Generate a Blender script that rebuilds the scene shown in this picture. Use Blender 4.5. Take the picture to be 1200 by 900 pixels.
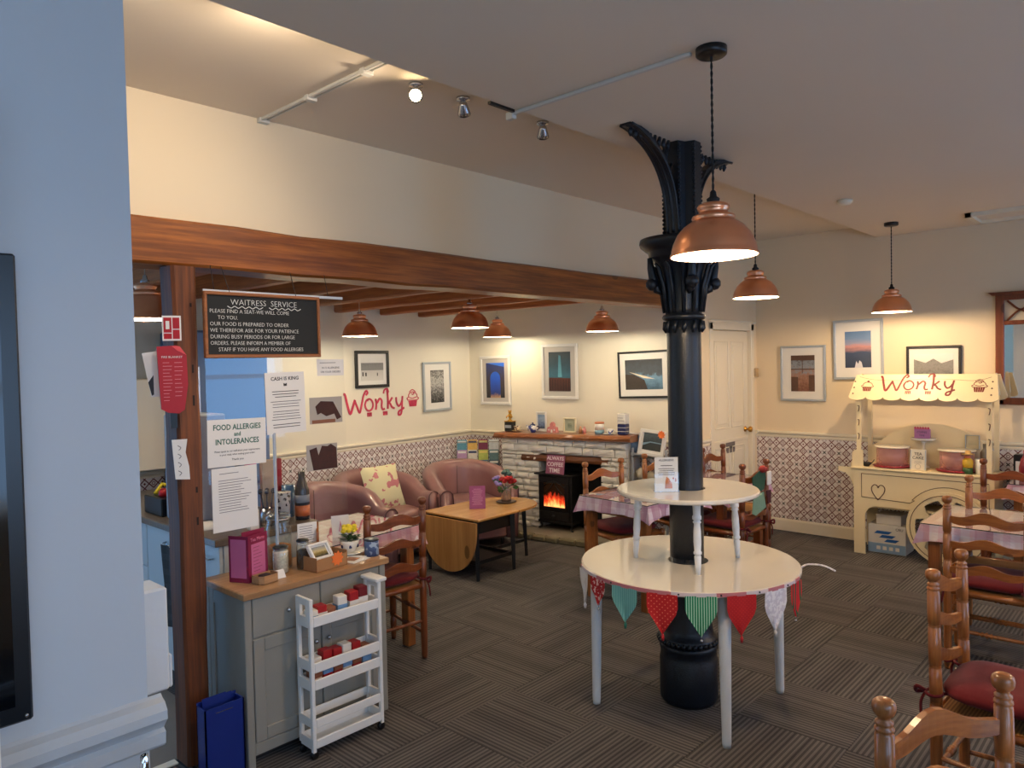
import bpy, bmesh, math, random
from mathutils import Vector, Matrix
random.seed(7)
PI = math.pi
for o in list(bpy.data.objects): bpy.data.objects.remove(o)
scn = bpy.context.scene
COL = scn.collection

# ------------------------------------------------------------------ camera, world, exposure, window light
F_PX, YAW, PITCH, ROLL, EYE = 860.0, 0.7463, -0.029, -0.0209, 1.7
cy, sy, cp, sp = math.cos(YAW), math.sin(YAW), math.cos(PITCH), math.sin(PITCH)
fw = Vector((cy*cp, sy*cp, sp)); rt0 = Vector((sy, -cy, 0)); up0 = rt0.cross(fw)
rt = rt0*math.cos(ROLL) + up0*math.sin(ROLL); up = up0*math.cos(ROLL) - rt0*math.sin(ROLL)
cam = bpy.data.cameras.new('camera'); camo = bpy.data.objects.new('camera', cam); COL.objects.link(camo)
cam.sensor_fit = 'HORIZONTAL'; cam.sensor_width = 36; cam.lens = 36*F_PX/1200; cam.clip_start = 0.02
camo.matrix_world = Matrix(((rt.x, up.x, -fw.x, 0), (rt.y, up.y, -fw.y, 0), (rt.z, up.z, -fw.z, EYE), (0, 0, 0, 1)))
scn.camera = camo
vs = scn.view_settings
vs.view_transform = 'Standard'; vs.look = 'None'; vs.gamma = 1.0; vs.use_curve_mapping = False; vs.exposure = 0.12
w = bpy.data.worlds.new('world'); scn.world = w; w.use_nodes = True
bg = w.node_tree.nodes['Background']; bg.inputs[0].default_value = (0.22, 0.52, 1.0, 1); bg.inputs[1].default_value = 3.0
W_LAMP = (1.0, 0.72, 0.44); W_LOUNGE = (1.0, 0.88, 0.66); W_DAY = (0.70, 0.83, 1.0); W_SKY = (0.16, 0.46, 1.0)
P_LAMP, P_DAY, P_SPOT = 26.0, 11.0, 17.0

def add_light(name, kind, loc, energy, color, size=0.05, rot=(0, 0, 0), sy_=None, spot=None):
    l = bpy.data.lights.new(name, kind); l.energy = energy; l.color = color
    if kind == 'AREA':
        l.size = size
        if sy_: l.shape = 'RECTANGLE'; l.size_y = sy_
    else: l.shadow_soft_size = size
    if spot: l.spot_size = spot; l.spot_blend = 0.6
    o = bpy.data.objects.new(name, l); o.location = loc; o.rotation_euler = rot; COL.objects.link(o); return o
# daylight entering by the three windows of the right wall (y = -2) and the one behind
for wx, wz, ww, wh, k_, c_ in ((-1.2, 1.6, 1.5, 1.5, 1.0, W_DAY), (0.9, 1.6, 1.5, 1.5, 1.0, W_DAY), (4.2, 1.6, 1.0, 1.5, 1.4, W_SKY), (6.2, 1.6, 1.0, 1.5, .6, W_DAY)):
    o_ = add_light('window_daylight', 'AREA', (wx, -1.98, wz), P_DAY*k_*ww*wh/2.25, c_, ww, (PI/2, 0, 0), wh)
    o_.rotation_euler = (-PI/2, 0, PI)

# ------------------------------------------------------------------ node helpers
def lin(c):
    return tuple(((v/255)/12.92 if v/255 <= 0.04045 else ((v/255+0.055)/1.055)**2.4) for v in c[:3])+(1.0,)
class NX:                       # tiny expression builder for shader sockets
    def __init__(s, nt, sock): s.nt, s.s = nt, sock
    def _m(s, op, *a, clamp=False):
        n = s.nt.nodes.new('ShaderNodeMath'); n.operation = op; n.use_clamp = clamp
        for i, v in enumerate((s,)+a):
            if isinstance(v, NX): s.nt.links.new(v.s, n.inputs[i])
            else: n.inputs[i].default_value = v
        return NX(s.nt, n.outputs[0])
    def __add__(s, o): return s._m('ADD', o)
    def __sub__(s, o): return s._m('SUBTRACT', o)
    def __mul__(s, o): return s._m('MULTIPLY', o)
    def __truediv__(s, o): return s._m('DIVIDE', o)
    def lt(s, o): return s._m('LESS_THAN', o)
    def gt(s, o): return s._m('GREATER_THAN', o)
    def abs(s): return s._m('ABSOLUTE')
    def fract(s): return s._m('FRACT')
    def floor(s): return s._m('FLOOR')
    def mx(s, o): return s._m('MAXIMUM', o)
    def mn(s, o): return s._m('MINIMUM', o)
    def sin(s): return s._m('SINE')
    def mod(s, o): return s._m('FLOORED_MODULO', o)
    def sqrt(s): return s._m('SQRT')
MATS = {}
def newmat(name):
    m = bpy.data.materials.new(name); m.use_nodes = True; nt = m.node_tree
    return m, nt, nt.nodes['Principled BSDF']
def texco(nt, kind='Object', scale=None):
    t = nt.nodes.new('ShaderNodeTexCoord'); out = t.outputs[kind]
    if scale:
        mp = nt.nodes.new('ShaderNodeMapping'); mp.inputs['Scale'].default_value = scale
        nt.links.new(out, mp.inputs[0]); out = mp.outputs[0]
    return out
def xyz(nt, kind='Object'):
    s = nt.nodes.new('ShaderNodeSeparateXYZ'); nt.links.new(texco(nt, kind), s.inputs[0])
    return [NX(nt, s.outputs[i]) for i in range(3)]
def mixc(nt, fac, a, b):
    n = nt.nodes.new('ShaderNodeMix'); n.data_type = 'RGBA'
    for v, i in ((fac, 0), (a, 6), (b, 7)):
        if isinstance(v, NX): nt.links.new(v.s, n.inputs[i])
        elif hasattr(v, 'is_output'): nt.links.new(v, n.inputs[i])
        else: n.inputs[i].default_value = v
    return n.outputs[2]
def noise(nt, scale=5, detail=3, vec=None, rough=0.5):
    n = nt.nodes.new('ShaderNodeTexNoise'); n.inputs['Scale'].default_value = scale; n.inputs['Detail'].default_value = detail
    n.inputs['Roughness'].default_value = rough
    nt.links.new(vec if vec else texco(nt), n.inputs['Vector']); return NX(nt, n.outputs[0])
def ramp(nt, fac, stops):
    r = nt.nodes.new('ShaderNodeValToRGB'); cr = r.color_ramp
    while len(cr.elements) < len(stops): cr.elements.new(0.5)
    for e, (p, c) in zip(cr.elements, stops): e.position = p; e.color = c
    nt.links.new(fac.s, r.inputs[0]); return r.outputs[0]
def bump(nt, b, h, strength=0.2, dist=0.01):
    n = nt.nodes.new('ShaderNodeBump'); n.inputs['Strength'].default_value = strength; n.inputs['Distance'].default_value = dist
    nt.links.new(h.s, n.inputs['Height']); nt.links.new(n.outputs[0], b.inputs['Normal'])
def flat(name, c, rough=0.6, metal=0.0, var=0.06, nscale=8, bmp=0.0, emit=0.0, coat=0.0):
    if name in MATS: return MATS[name]
    m, nt, b = newmat(name); c1 = lin(c)
    f = noise(nt, nscale, 3)
    lo = tuple(v*(1-var) for v in c1[:3])+(1,); hi = tuple(min(1, v*(1+var)) for v in c1[:3])+(1,)
    nt.links.new(mixc(nt, f, lo, hi), b.inputs['Base Color'])
    b.inputs['Roughness'].default_value = rough; b.inputs['Metallic'].default_value = metal
    if coat: b.inputs['Coat Weight'].default_value = coat; b.inputs['Coat Roughness'].default_value = 0.08
    if bmp: bump(nt, b, noise(nt, nscale*4, 4), bmp)
    if emit: b.inputs['Emission Color'].default_value = c1; b.inputs['Emission Strength'].default_value = emit
    MATS[name] = m; return m
def wood(name, c1, c2, axis=0, rough=0.4, scale=1.0, knots=True, coat=0.0):
    if name in MATS: return MATS[name]
    m, nt, b = newmat(name)
    sc = [14*scale]*3; sc[axis] = 1.1*scale
    v = texco(nt, 'Object', tuple(sc))
    n1 = noise(nt, 1.6, 5, v, 0.62)
    sc2 = [60*scale]*3; sc2[axis] = 2.0*scale
    n2 = noise(nt, 1.5, 3, texco(nt, 'Object', tuple(sc2)))
    f = (n1*0.75 + n2*0.35)
    col = ramp(nt, f, [(0.30, lin(c2)), (0.52, lin(tuple((a+b_)/2 for a, b_ in zip(c1, c2)))), (0.72, lin(c1))])
    if knots:
        vo = nt.nodes.new('ShaderNodeTexVoronoi'); vo.inputs['Scale'].default_value = 1.0
        sk = [5*scale]*3; sk[axis] = 2.6*scale
        nt.links.new(texco(nt, 'Object', tuple(sk)), vo.inputs['Vector'])
        k = NX(nt, vo.outputs['Distance']).lt(0.10)
        col = mixc(nt, k*0.6, col, lin(tuple(v*0.45 for v in c2)))
    nt.links.new(col, b.inputs['Base Color']); b.inputs['Roughness'].default_value = rough
    if coat: b.inputs['Coat Weight'].default_value = coat; b.inputs['Coat Roughness'].default_value = 0.15
    bump(nt, b, f, 0.12)
    MATS[name] = m; return m

# ------------------------------------------------------------------ mesh builder
class MB:
    def __init__(s): s.v, s.f, s.m, s.sm, s.M = [], [], [], [], Matrix.Identity(4)
    def at(s, loc=(0, 0, 0), rot=(0, 0, 0), sc=(1, 1, 1)):
        from mathutils import Euler
        s.M = Matrix.Translation(loc) @ Euler(rot).to_matrix().to_4x4() @ Matrix.Diagonal((*sc, 1)); return s
    def add(s, vs, fs, mi=0, smooth=False):
        n = len(s.v); s.v += [s.M @ Vector(p) for p in vs]
        for f in fs: s.f.append([n+i for i in f]); s.m.append(mi); s.sm.append(smooth)
        return s
    def box(s, x0, x1, y0, y1, z0, z1, mi=0, c=0.0):
        if x0 > x1: x0, x1 = x1, x0
        if y0 > y1: y0, y1 = y1, y0
        if z0 > z1: z0, z1 = z1, z0
        c = min(c, (x1-x0)*.45, (y1-y0)*.45, (z1-z0)*.45)
        if c <= 0:
            vs = [(x, y, z) for z in (z0, z1) for y in (y0, y1) for x in (x0, x1)]
            return s.add(vs, [(0, 2, 3, 1), (4, 5, 7, 6), (0, 1, 5, 4), (2, 6, 7, 3), (0, 4, 6, 2), (1, 3, 7, 5)], mi)
        vs = []; idx = {}
        for ix, x in enumerate((x0, x1)):
            for iy, y in enumerate((y0, y1)):
                for iz, z in enumerate((z0, z1)):
                    sx, sy2, sz = (1, -1)[ix], (1, -1)[iy], (1, -1)[iz]
                    for a in range(3):
                        p = [x+sx*c, y+sy2*c, z+sz*c]; p[a] = (x, y, z)[a]
                        idx[(ix, iy, iz, a)] = len(vs); vs.append(tuple(p))
        fs = []
        def q(*k): fs.append([idx[i] for i in k])
        for i in (0, 1):
            q(*[(i, a, b, 0) for a, b in ((0, 0), (1, 0), (1, 1), (0, 1))]); q(*[(a, i, b, 1) for a, b in ((0, 0), (1, 0), (1, 1), (0, 1))]); q(*[(a, b, i, 2) for a, b in ((0, 0), (1, 0), (1, 1), (0, 1))])
        for i in (0, 1):
            for j in (0, 1):
                q((i, j, 0, 0), (i, j, 1, 0), (i, j, 1, 1), (i, j, 0, 1))
                q((i, 0, j, 0), (i, 1, j, 0), (i, 1, j, 2), (i, 0, j, 2))
                q((0, i, j, 1), (1, i, j, 1), (1, i, j, 2), (0, i, j, 2))
                for k in (0, 1): q((i, j, k, 0), (i, j, k, 1), (i, j, k, 2))
        return s.add(vs, fs, mi)
    def lathe(s, prof, n=20, mi=0, c=(0, 0, 0), axis=2, smooth=True, cap=True):
        vs, fs = [], []
        for r, z in prof:
            for i in range(n):
                a = 2*PI*i/n; p = (r*math.cos(a), r*math.sin(a), z)
                if axis == 0: p = (p[2], p[0], p[1])
                elif axis == 1: p = (p[0], p[2], p[1])
                vs.append((p[0]+c[0], p[1]+c[1], p[2]+c[2]))
        for j in range(len(prof)-1):
            for i in range(n):
                k = (i+1) % n; fs.append((j*n+i, j*n+k, (j+1)*n+k, (j+1)*n+i))
        if cap and prof[0][0] > 1e-6: fs.append(tuple(range(n))[::-1])
        if cap and prof[-1][0] > 1e-6: fs.append(tuple((len(prof)-1)*n+i for i in range(n)))
        return s.add(vs, fs, mi, smooth)
    def cyl(s, p0, p1, r0, r1=None, n=12, mi=0, smooth=True):
        return s.tube([p0, p1], [r0, r1 if r1 is not None else r0], n, mi, smooth)
    def tube(s, pts, r, n=8, mi=0, smooth=True, closed=False):
        pts = [Vector(p) for p in pts]; N = len(pts)
        if not isinstance(r, (list, tuple)): r = [r]*N
        vs, fs = [], []; ref = None
        for i, p in enumerate(pts):
            if closed: t = pts[(i+1) % N]-pts[i-1]
            else: t = pts[min(i+1, N-1)]-pts[max(i-1, 0)]
            t.normalize()
            if ref is None: ref = Vector((0, 0, 1)) if abs(t.z) < 0.9 else Vector((1, 0, 0))
            u = ref - t*ref.dot(t)
            if u.length < 1e-5: u = Vector((1, 0, 0)) - t*t.x
            u.normalize(); ref = u; v2 = t.cross(u)
            for k in range(n):
                a = 2*PI*k/n; vs.append(p+(u*math.cos(a)+v2*math.sin(a))*r[i])
        M = N if closed else N-1
        for j in range(M):
            j2 = (j+1) % N
            for k in range(n):
                l = (k+1) % n; fs.append((j*n+k, j*n+l, j2*n+l, j2*n+k))
        if not closed: fs += [tuple(range(n))[::-1], tuple((N-1)*n+k for k in range(n))]
        return s.add(vs, fs, mi, smooth)
    def prism(s, poly, t0, t1, plane='xz', mi=0, smooth=False):
        # polygon in a plane, extruded along the third axis from t0 to t1
        def P(a, b, t): return {'xz': (a, t, b), 'xy': (a, b, t), 'yz': (t, a, b)}[plane]
        n = len(poly)
        vs = [P(a, b, t0) for a, b in poly]+[P(a, b, t1) for a, b in poly]
        fs = [tuple(range(n)), tuple(range(n, 2*n))[::-1]]
        s.add(vs, fs, mi); 
        s.add(vs, [(i, i+n, (i+1) % n+n, (i+1) % n) for i in range(n)], mi, smooth); return s
    def poly(s, pts, mi=0): return s.add(pts, [tuple(range(len(pts)))], mi)
    def sphere(s, c, r, n=12, mi=0, sc=(1, 1, 1)):
        k = max(5, n//2)
        vs = [(c[0], c[1], c[2]-r*sc[2])]
        for j in range(1, k):
            ph = -PI/2+PI*j/k
            for i in range(n):
                a = 2*PI*i/n; vs.append((c[0]+r*sc[0]*math.cos(ph)*math.cos(a), c[1]+r*sc[1]*math.cos(ph)*math.sin(a), c[2]+r*sc[2]*math.sin(ph)))
        vs.append((c[0], c[1], c[2]+r*sc[2])); fs = []
        for i in range(n): fs.append((0, 1+(i+1) % n, 1+i)); fs.append((len(vs)-1, len(vs)-1-n+i, len(vs)-1-n+(i+1) % n))
        for j in range(k-2):
            for i in range(n):
                l = (i+1) % n; fs.append((1+j*n+i, 1+j*n+l, 1+(j+1)*n+l, 1+(j+1)*n+i))
        return s.add(vs, fs, mi, True)
    def build(s, name, mats, parent=None, loc=None, rot=None):
        me = bpy.data.meshes.new(name); me.from_pydata([tuple(p) for p in s.v], [], s.f)
        if not isinstance(mats, (list, tuple)): mats = [mats]
        for m in mats: me.materials.append(m)
        me.polygons.foreach_set('material_index', s.m); me.polygons.foreach_set('use_smooth', s.sm)
        bm = bmesh.new(); bm.from_mesh(me); bmesh.ops.recalc_face_normals(bm, faces=bm.faces); bm.to_mesh(me); bm.free()
        o = bpy.data.objects.new(name, me); COL.objects.link(o)
        if parent: o.parent = parent
        if loc: o.location = loc
        if rot: o.rotation_euler = rot
        return o
def tag(o, label, cat, group=None, kind=None):
    o['label'] = label; o['category'] = cat
    if group: o['group'] = group
    if kind: o['kind'] = kind
    return o
def thing(name, label, cat, loc=(0, 0, 0), rz=0, group=None):
    o = bpy.data.objects.new(name, None); COL.objects.link(o); o.empty_display_size = 0.05
    o.location = loc; o.rotation_euler = (0, 0, rz); return tag(o, label, cat, group)
def struct(o, label=None, cat=None):
    o['kind'] = 'structure'
    if label: o['label'] = label
    o['category'] = cat or o.name.split('_')[0].split('.')[0]
    return o
def kids(o): return [c for c in COL.objects if c.parent == o]
def dup(o, loc=None, rz=None, label=None, group=None):
    def rec(a, par):
        c = a.copy(); COL.objects.link(c)
        if par: c.parent = par
        for ch in kids(a): rec(ch, c)
        return c
    c = rec(o, None)
    if loc is not None: c.location = loc
    if rz is not None: c.rotation_euler = (0, 0, rz)
    if label: c['label'] = label
    if group: c['group'] = group
    return c
def smooth_path(pts, k=6, closed=False):
    out = []; n = len(pts); pts = [Vector(p) for p in pts]
    rng = range(n if closed else n-1)
    for i in rng:
        if closed: p0, p1, p2, p3 = pts[i-1], pts[i], pts[(i+1) % n], pts[(i+2) % n]
        else: p0, p1, p2, p3 = pts[max(i-1, 0)], pts[i], pts[i+1], pts[min(i+2, n-1)]
        for j in range(k):
            t = j/k
            out.append(0.5*((2*p1)+(p2-p0)*t+(2*p0-5*p1+4*p2-p3)*t*t+(3*p1-p0-3*p2+p3)*t**3))
    if not closed: out.append(pts[-1])
    return out
def text(name, s, size, m, parent=None, loc=(0, 0, 0), rot=(PI/2, 0, 0), align='CENTER', ext=0.0006, off=0.0, sx=1.0, shear=0.0, line=1.0):
    c = bpy.data.curves.new(name, 'FONT'); c.body = s; c.size = size; c.align_x = align; c.extrude = ext; c.offset = off; c.shear = shear
    c.space_line = line; c.resolution_u = 2
    o = bpy.data.objects.new(name, c); COL.objects.link(o)
    dg = bpy.context.evaluated_depsgraph_get(); me = bpy.data.meshes.new_from_object(o.evaluated_get(dg))
    bpy.data.objects.remove(o); bpy.data.curves.remove(c)
    me.materials.clear(); me.materials.append(m)
    o = bpy.data.objects.new(name, me); COL.objects.link(o)
    if parent: o.parent = parent
    o.location = loc; o.rotation_euler = rot; o.scale = (sx, 1, 1); return o
def ribbon(mb, pts, wd, y0, y1, mi=0, k=5, sm=True):
    # flat brush stroke in the x-z plane, thickness from y0 to y1; wd may be a function of t
    P = smooth_path([(p[0], 0, p[1]) for p in pts], k) if sm else [Vector((p[0], 0, p[1])) for p in pts]
    N = len(P); L, R = [], []
    for i in range(N):
        t = P[min(i+1, N-1)]-P[max(i-1, 0)]; t.normalize(); n = Vector((-t.z, 0, t.x)); h = (wd(i/(N-1)) if callable(wd) else wd)/2
        L.append(P[i]+n*h); R.append(P[i]-n*h)
    vs = []
    for y in (y0, y1):
        for a in L+R: vs.append((a.x, y, a.z))
    fs = []
    for i in range(N-1):
        fs += [(i, i+1, N+i+1, N+i), (2*N+i, 3*N+i, 3*N+i+1, 2*N+i+1), (i, 2*N+i, 2*N+i+1, i+1), (N+i, N+i+1, 3*N+i+1, 3*N+i)]
    mb.add(vs, fs, mi)

# ------------------------------------------------------------------ materials of the room
CREAM = flat('cream_paint', (234, 216, 184), 0.65, var=0.03, nscale=2, bmp=0.03)
CEIL = flat('ceiling_paint', (228, 215, 196), 0.8, var=0.02, nscale=1.5)
TRIMM = flat('trim_gloss', (238, 228, 204), 0.35, var=0.02, coat=0.2)
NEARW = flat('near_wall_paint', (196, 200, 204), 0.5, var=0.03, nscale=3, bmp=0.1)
WHITE = flat('white_gloss', (240, 240, 238), 0.3, var=0.01)
BLACK = flat('black_satin', (16, 17, 20), 0.35)
STEEL = flat('steel', (190, 192, 196), 0.25, 1.0)
BRASS = flat('brass', (190, 140, 60), 0.3, 1.0)
MORTAR = flat('mortar', (214, 208, 196), 0.9)
BEAM = wood('beam_wood', (178, 104, 40), (86, 42, 13), 0, 0.38, 1.0, True, 0.12)
BEAMZ = wood('post_wood', (132, 70, 26), (62, 30, 10), 2, 0.6, 1.0, True, 0.0)
JOIST = wood('joist_wood', (196, 116, 54), (128, 66, 28), 1, 0.5, 0.8)
def carpet_mat():
    m, nt, b = newmat('carpet'); x, y, z = xyz(nt)
    wv = (y*44.0 + 0.25)
    cell = nt.nodes.new('ShaderNodeTexWhiteNoise'); cell.noise_dimensions = '1D'
    nt.links.new(wv.floor().s, cell.inputs['W']); c1 = NX(nt, cell.outputs['Value'])
    f2 = (wv.fract()-0.5).abs()*2.0
    fib = noise(nt, 420, 2)
    t = c1*0.30 + (f2.gt(0.5))*0.50 + (fib-0.5)*0.5 + noise(nt, 5, 2)*0.2-0.05
    nt.links.new(ramp(nt, t, [(0.05, lin((44, 42, 43))), (0.45, lin((72, 69, 68))), (0.95, lin((110, 105, 102)))]), b.inputs['Base Color'])
    b.inputs['Roughness'].default_value = 0.95; bump(nt, b, t, 0.35, 0.004); return m
CARPET = carpet_mat()
def dado_mat():
    m, nt, b = newmat('tile_paper'); x, y, z = xyz(nt); p = 0.132
    u = x/p; v = z/p; s = u+v; t = u-v
    # nearest lattice points in the turned frame: even ones carry stars, odd ones dots
    ps = s+0.0; pt = t+0.0
    def near(off):
        # rectangular lattice points (i+off, j+off) in u,v
        du = ((u+(0.5-off)).fract()-0.5); dv = ((v+(0.5-off)).fract()-0.5); return du, dv
    du, dv = near(0.5); ds = (du+dv).abs(); dt = (du-dv).abs()
    w = 0.085
    sf = ((s+0.0).fract()-0.5).abs(); tf = ((t+0.0).fract()-0.5).abs()
    full = ((sf-0.25).abs().lt(w*.5)).mx((tf-0.25).abs().lt(w*.5))
    eu0, ev0 = near(0.0); instar = ((eu0+ev0).abs().mx((eu0-ev0).abs())).lt(0.27)
    line = full*(instar*-1.0+1.0); line2 = full*instar*0.08
    dot = (ds.mx(dt)).lt(0.075)
    eu, ev = near(0.0); es = (eu+ev).abs(); et = (eu-ev).abs()
    star = ((es.mn(et)).lt(0.045))*((es.mx(et)).lt(0.19)); core = (eu.abs().mx(ev.abs())).lt(0.045)
    petal = ((eu.abs().mn(ev.abs())).lt(0.02))*((eu.abs().mx(ev.abs())).lt(0.36))*((eu.abs().mx(ev.abs())).gt(0.2))
    hu, hv = (u.fract()-0.5), ((v+0.5).fract()-0.5); r1 = (hu*hu+hv*hv).sqrt()
    ku, kv = ((u+0.5).fract()-0.5), (v.fract()-0.5); r2 = (ku*ku+kv*kv).sqrt()
    circ = (((r1.mn(r2))-0.085).abs()).lt(0.03)
    ink = line.mx(line2).mx(dot)
    n = noise(nt, 60, 2)
    base = mixc(nt, n, lin((226, 218, 214)), lin((240, 234, 230)))
    c = mixc(nt, petal*0.45, base, lin((150, 120, 112)))
    c = mixc(nt, circ*0.7, c, lin((120, 70, 62)))
    c = mixc(nt, ink, c, lin((112, 50, 50)))
    c = mixc(nt, star.mx(core), c, lin((52, 50, 46)))
    nt.links.new(c, b.inputs['Base Color']); b.inputs['Roughness'].default_value = 0.45; return m
DADO = dado_mat()

# ------------------------------------------------------------------ floor
def box_obj(name, dims, m, parent=None, c=0.0):
    return MB().box(*dims, c=c).build(name, m, parent)
fl = struct(box_obj('floor', (-3, 7.3, -2.2, 6.4, -0.12, -0.006), CARPET), 'striped grey brown carpet laid in quarter-turned squares', 'floor')
tile = MB().box(-0.2492, 0.2492, -0.2492, 0.2492, -0.006, 0, c=0.0012)
first = None
for i in range(-4, 11):
    for j in range(-8, 8):
        X, Y = 2.5+0.5*i, 2.33+0.5*j
        if X > 6.9 or X < 0.4 or Y > 5.9 or Y < -1.9: continue
        if Y > 3.0 and X < 1.4: continue
        if X < 1.4 and Y < -0.6: continue
        if first is None: first = tile.build('carpet_tile', CARPET, fl); o = first
        else: o = first.copy(); COL.objects.link(o)
        o.location = (X, Y, 0); o.rotation_euler = (0, 0, (PI/2 if (i+j) % 2 == 0 else 0) + (PI if random.random() < .5 else 0))
VINYL = flat('kitchen_vinyl', (120, 112, 104), 0.5, var=0.1, nscale=14)
struct(box_obj('floor', (-1.5, 1.56, 3.24, 6.0, -0.11, 0.001), VINYL), 'plain grey vinyl floor behind the timber post', 'floor')
struct(box_obj('trim_1', (0.5, 1.29, 3.195, 3.24, 0.0, 0.008), TRIMM, c=0.002), 'pale threshold strip between carpet and kitchen floor', 'trim')

# ------------------------------------------------------------------ walls (each segment has its own frame: local x along the wall, -y into the room)
def wall_seg(name, p0, p1, z0, z1, m=CREAM, th=0.1, label=None):
    L = math.dist(p0, p1); o = MB().box(0, L, 0, th, z0, z1).build(name, m, None, (p0[0], p0[1], 0), (0, 0, math.atan2(p1[1]-p0[1], p1[0]-p0[0])))
    return struct(o, label, 'wall')
RAILZ = 0.965
def dado_run(side, p0, p1, num, top=RAILZ, x0=0.0, x1=None):
    L = math.dist(p0, p1) if x1 is None else x1
    loc = (p0[0], p0[1], 0); rot = (0, 0, math.atan2(p1[1]-p0[1], p1[0]-p0[0]))
    o = MB().box(x0, L, -0.006, 0.0, 0.1, top-0.02).build('dado_paper', DADO, WALLS[side])
    prof = [(0, top-0.05), (-0.012, top-0.05), (-0.016, top-0.035), (-0.012, top-0.025), (-0.03, top-0.012), (-0.034, top), (-0.03, top+0.008), (0, top+0.012)]
    struct(MB().prism([(a, b) for a, b in prof], x0, L, 'yz').build('trim_%d' % num, TRIMM, None, loc, rot), 'moulded cream dado rail along ' + SIDE[side], 'trim')
    prof = [(0, 0), (-0.018, 0), (-0.018, 0.10), (-0.012, 0.115), (0, 0.12)]
    struct(MB().prism(prof, x0, L, 'yz').build('baseboard_'+side, TRIMM, None, loc, rot), 'cream skirting board along ' + SIDE[side], 'baseboard')
SIDE = {'back': 'the wall with the sweet cart', 'left': 'the wall with the white door', 'lounge_left': 'the lounge wall with the red lettering', 'lounge_back': 'the lounge wall of the fireplace'}
WALLS = {}
BX, LY, ZC, ZU = 7.06, 3.19, 2.75, 2.86
WALLS['back'] = wall_seg('wall_back', (BX, LY+0.1), (BX, -2.1), 0, 3.0, label='cream wall behind the sweet cart')
LCREAM = flat('lounge_paint', (232, 225, 206), 0.65, var=0.03, nscale=2)
WALLS['lounge_left'] = wall_seg('wall_lounge_left', (0.6, 5.57), (5.74, 5.95), 0, 2.5, m=LCREAM, label='cream lounge wall with the red lettering')
WALLS['lounge_back'] = wall_seg('wall_lounge_back', (5.74, 5.95), (5.90, 3.19), 0, 2.5, m=LCREAM, label='cream lounge wall above the fireplace')
# left wall: solid right of the opening (with the door), and the long upper part over the beam
def left_wall():
    mb = MB()
    mb.box(5.86, 6.10, 0, 0.1, 0, 2.03); mb.box(6.95, 7.06, 0, 0.1, 0, 2.03); mb.box(5.86, 7.06, 0, 0.1, 2.03, 2.25)
    mb.box(6.10, 6.95, 0.06, 0.1, 0, 2.03)
    mb.box(0.3, 7.06, 0.0, 0.16, 2.25, 3.0)
    return struct(mb.build('wall_left', CREAM, None, (0, LY, 0)), 'cream wall over the timber beam and around the white door', 'wall')
WALLS['left'] = left_wall()
dado_run('back', (BX, LY), (BX, -2.1), 2)
WALLS['back'].children[0].location = (0.1, 0, 0)
dado_run('lounge_left', (0.6, 5.57), (5.74, 5.95), 3, 0.95)
dado_run('lounge_back', (5.74, 5.95), (5.90, 3.19), 4, 0.95)
MB().box(5.88, 6.08, -0.006, 0, 0.1, RAILZ-0.02).build('dado_paper', DADO, WALLS['left'])
prof = [(0, RAILZ-0.05), (-0.012, RAILZ-0.05), (-0.016, RAILZ-0.035), (-0.012, RAILZ-0.025), (-0.03, RAILZ-0.012), (-0.034, RAILZ), (-0.03, RAILZ+0.008), (0, RAILZ+0.012)]
struct(MB().prism(prof, 5.88, 6.05, 'yz').prism(prof, 7.0, 7.06, 'yz').build('trim_5', TRIMM, None, (0, LY, 0)), 'short dado rail beside the white door', 'trim')
struct(MB().box(5.88, 6.05, -0.018, 0, 0, 0.12).build('baseboard_left', TRIMM, None, (0, LY, 0)), 'short skirting board beside the white door', 'baseboard')
# near wall with the blue daylight on it
struct(MB().box(-2.6, 0.62, 0, 0.3, 0, 2.75).build('wall_near_left', NEARW, None, (0, 1.69, 0)), 'pale wall close on the left, lit blue by the windows', 'wall')
prof = [(0, 0.865), (-0.014, 0.865), (-0.02, 0.872), (-0.022, 0.898), (-0.012, 0.905), (-0.02, 0.915), (-0.034, 0.93), (-0.034, 0.95), (-0.022, 0.965), (-0.006, 0.972), (0, 0.978)]
struct(MB().prism(prof, -2.6, 0.648, 'yz', smooth=False).build('trim_6', NEARW, None, (0, 1.69, 0)), 'heavy moulded rail across the near left wall', 'trim')
struct(MB().box(-2.6, 0.615, -0.016, 0, 0, 0.16).build('baseboard_near_left', NEARW, None, (0, 1.69, 0)), 'skirting board of the near left wall', 'baseboard')
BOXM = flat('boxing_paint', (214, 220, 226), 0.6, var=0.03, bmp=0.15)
tag(MB().box(-0.28, 0.005, 0, 0.11, 0.0, 0.275, c=0.006).box(0.005, 0.016, 0.01, 0.08, 0, 0.09, c=0.004).build('boxing', BOXM, None, (0.785, 1.992, 0.85)), 'short pale plastered box at the end of the near left wall', 'ledge')
struct(MB().box(0.3, 0.93, 0, 0.75, 0, 3.0).build('wall_near_end', NEARW, None, (-0.02, 2.45, 0)), 'end of the near left wall behind the plastered box', 'wall') if False else None
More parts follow.
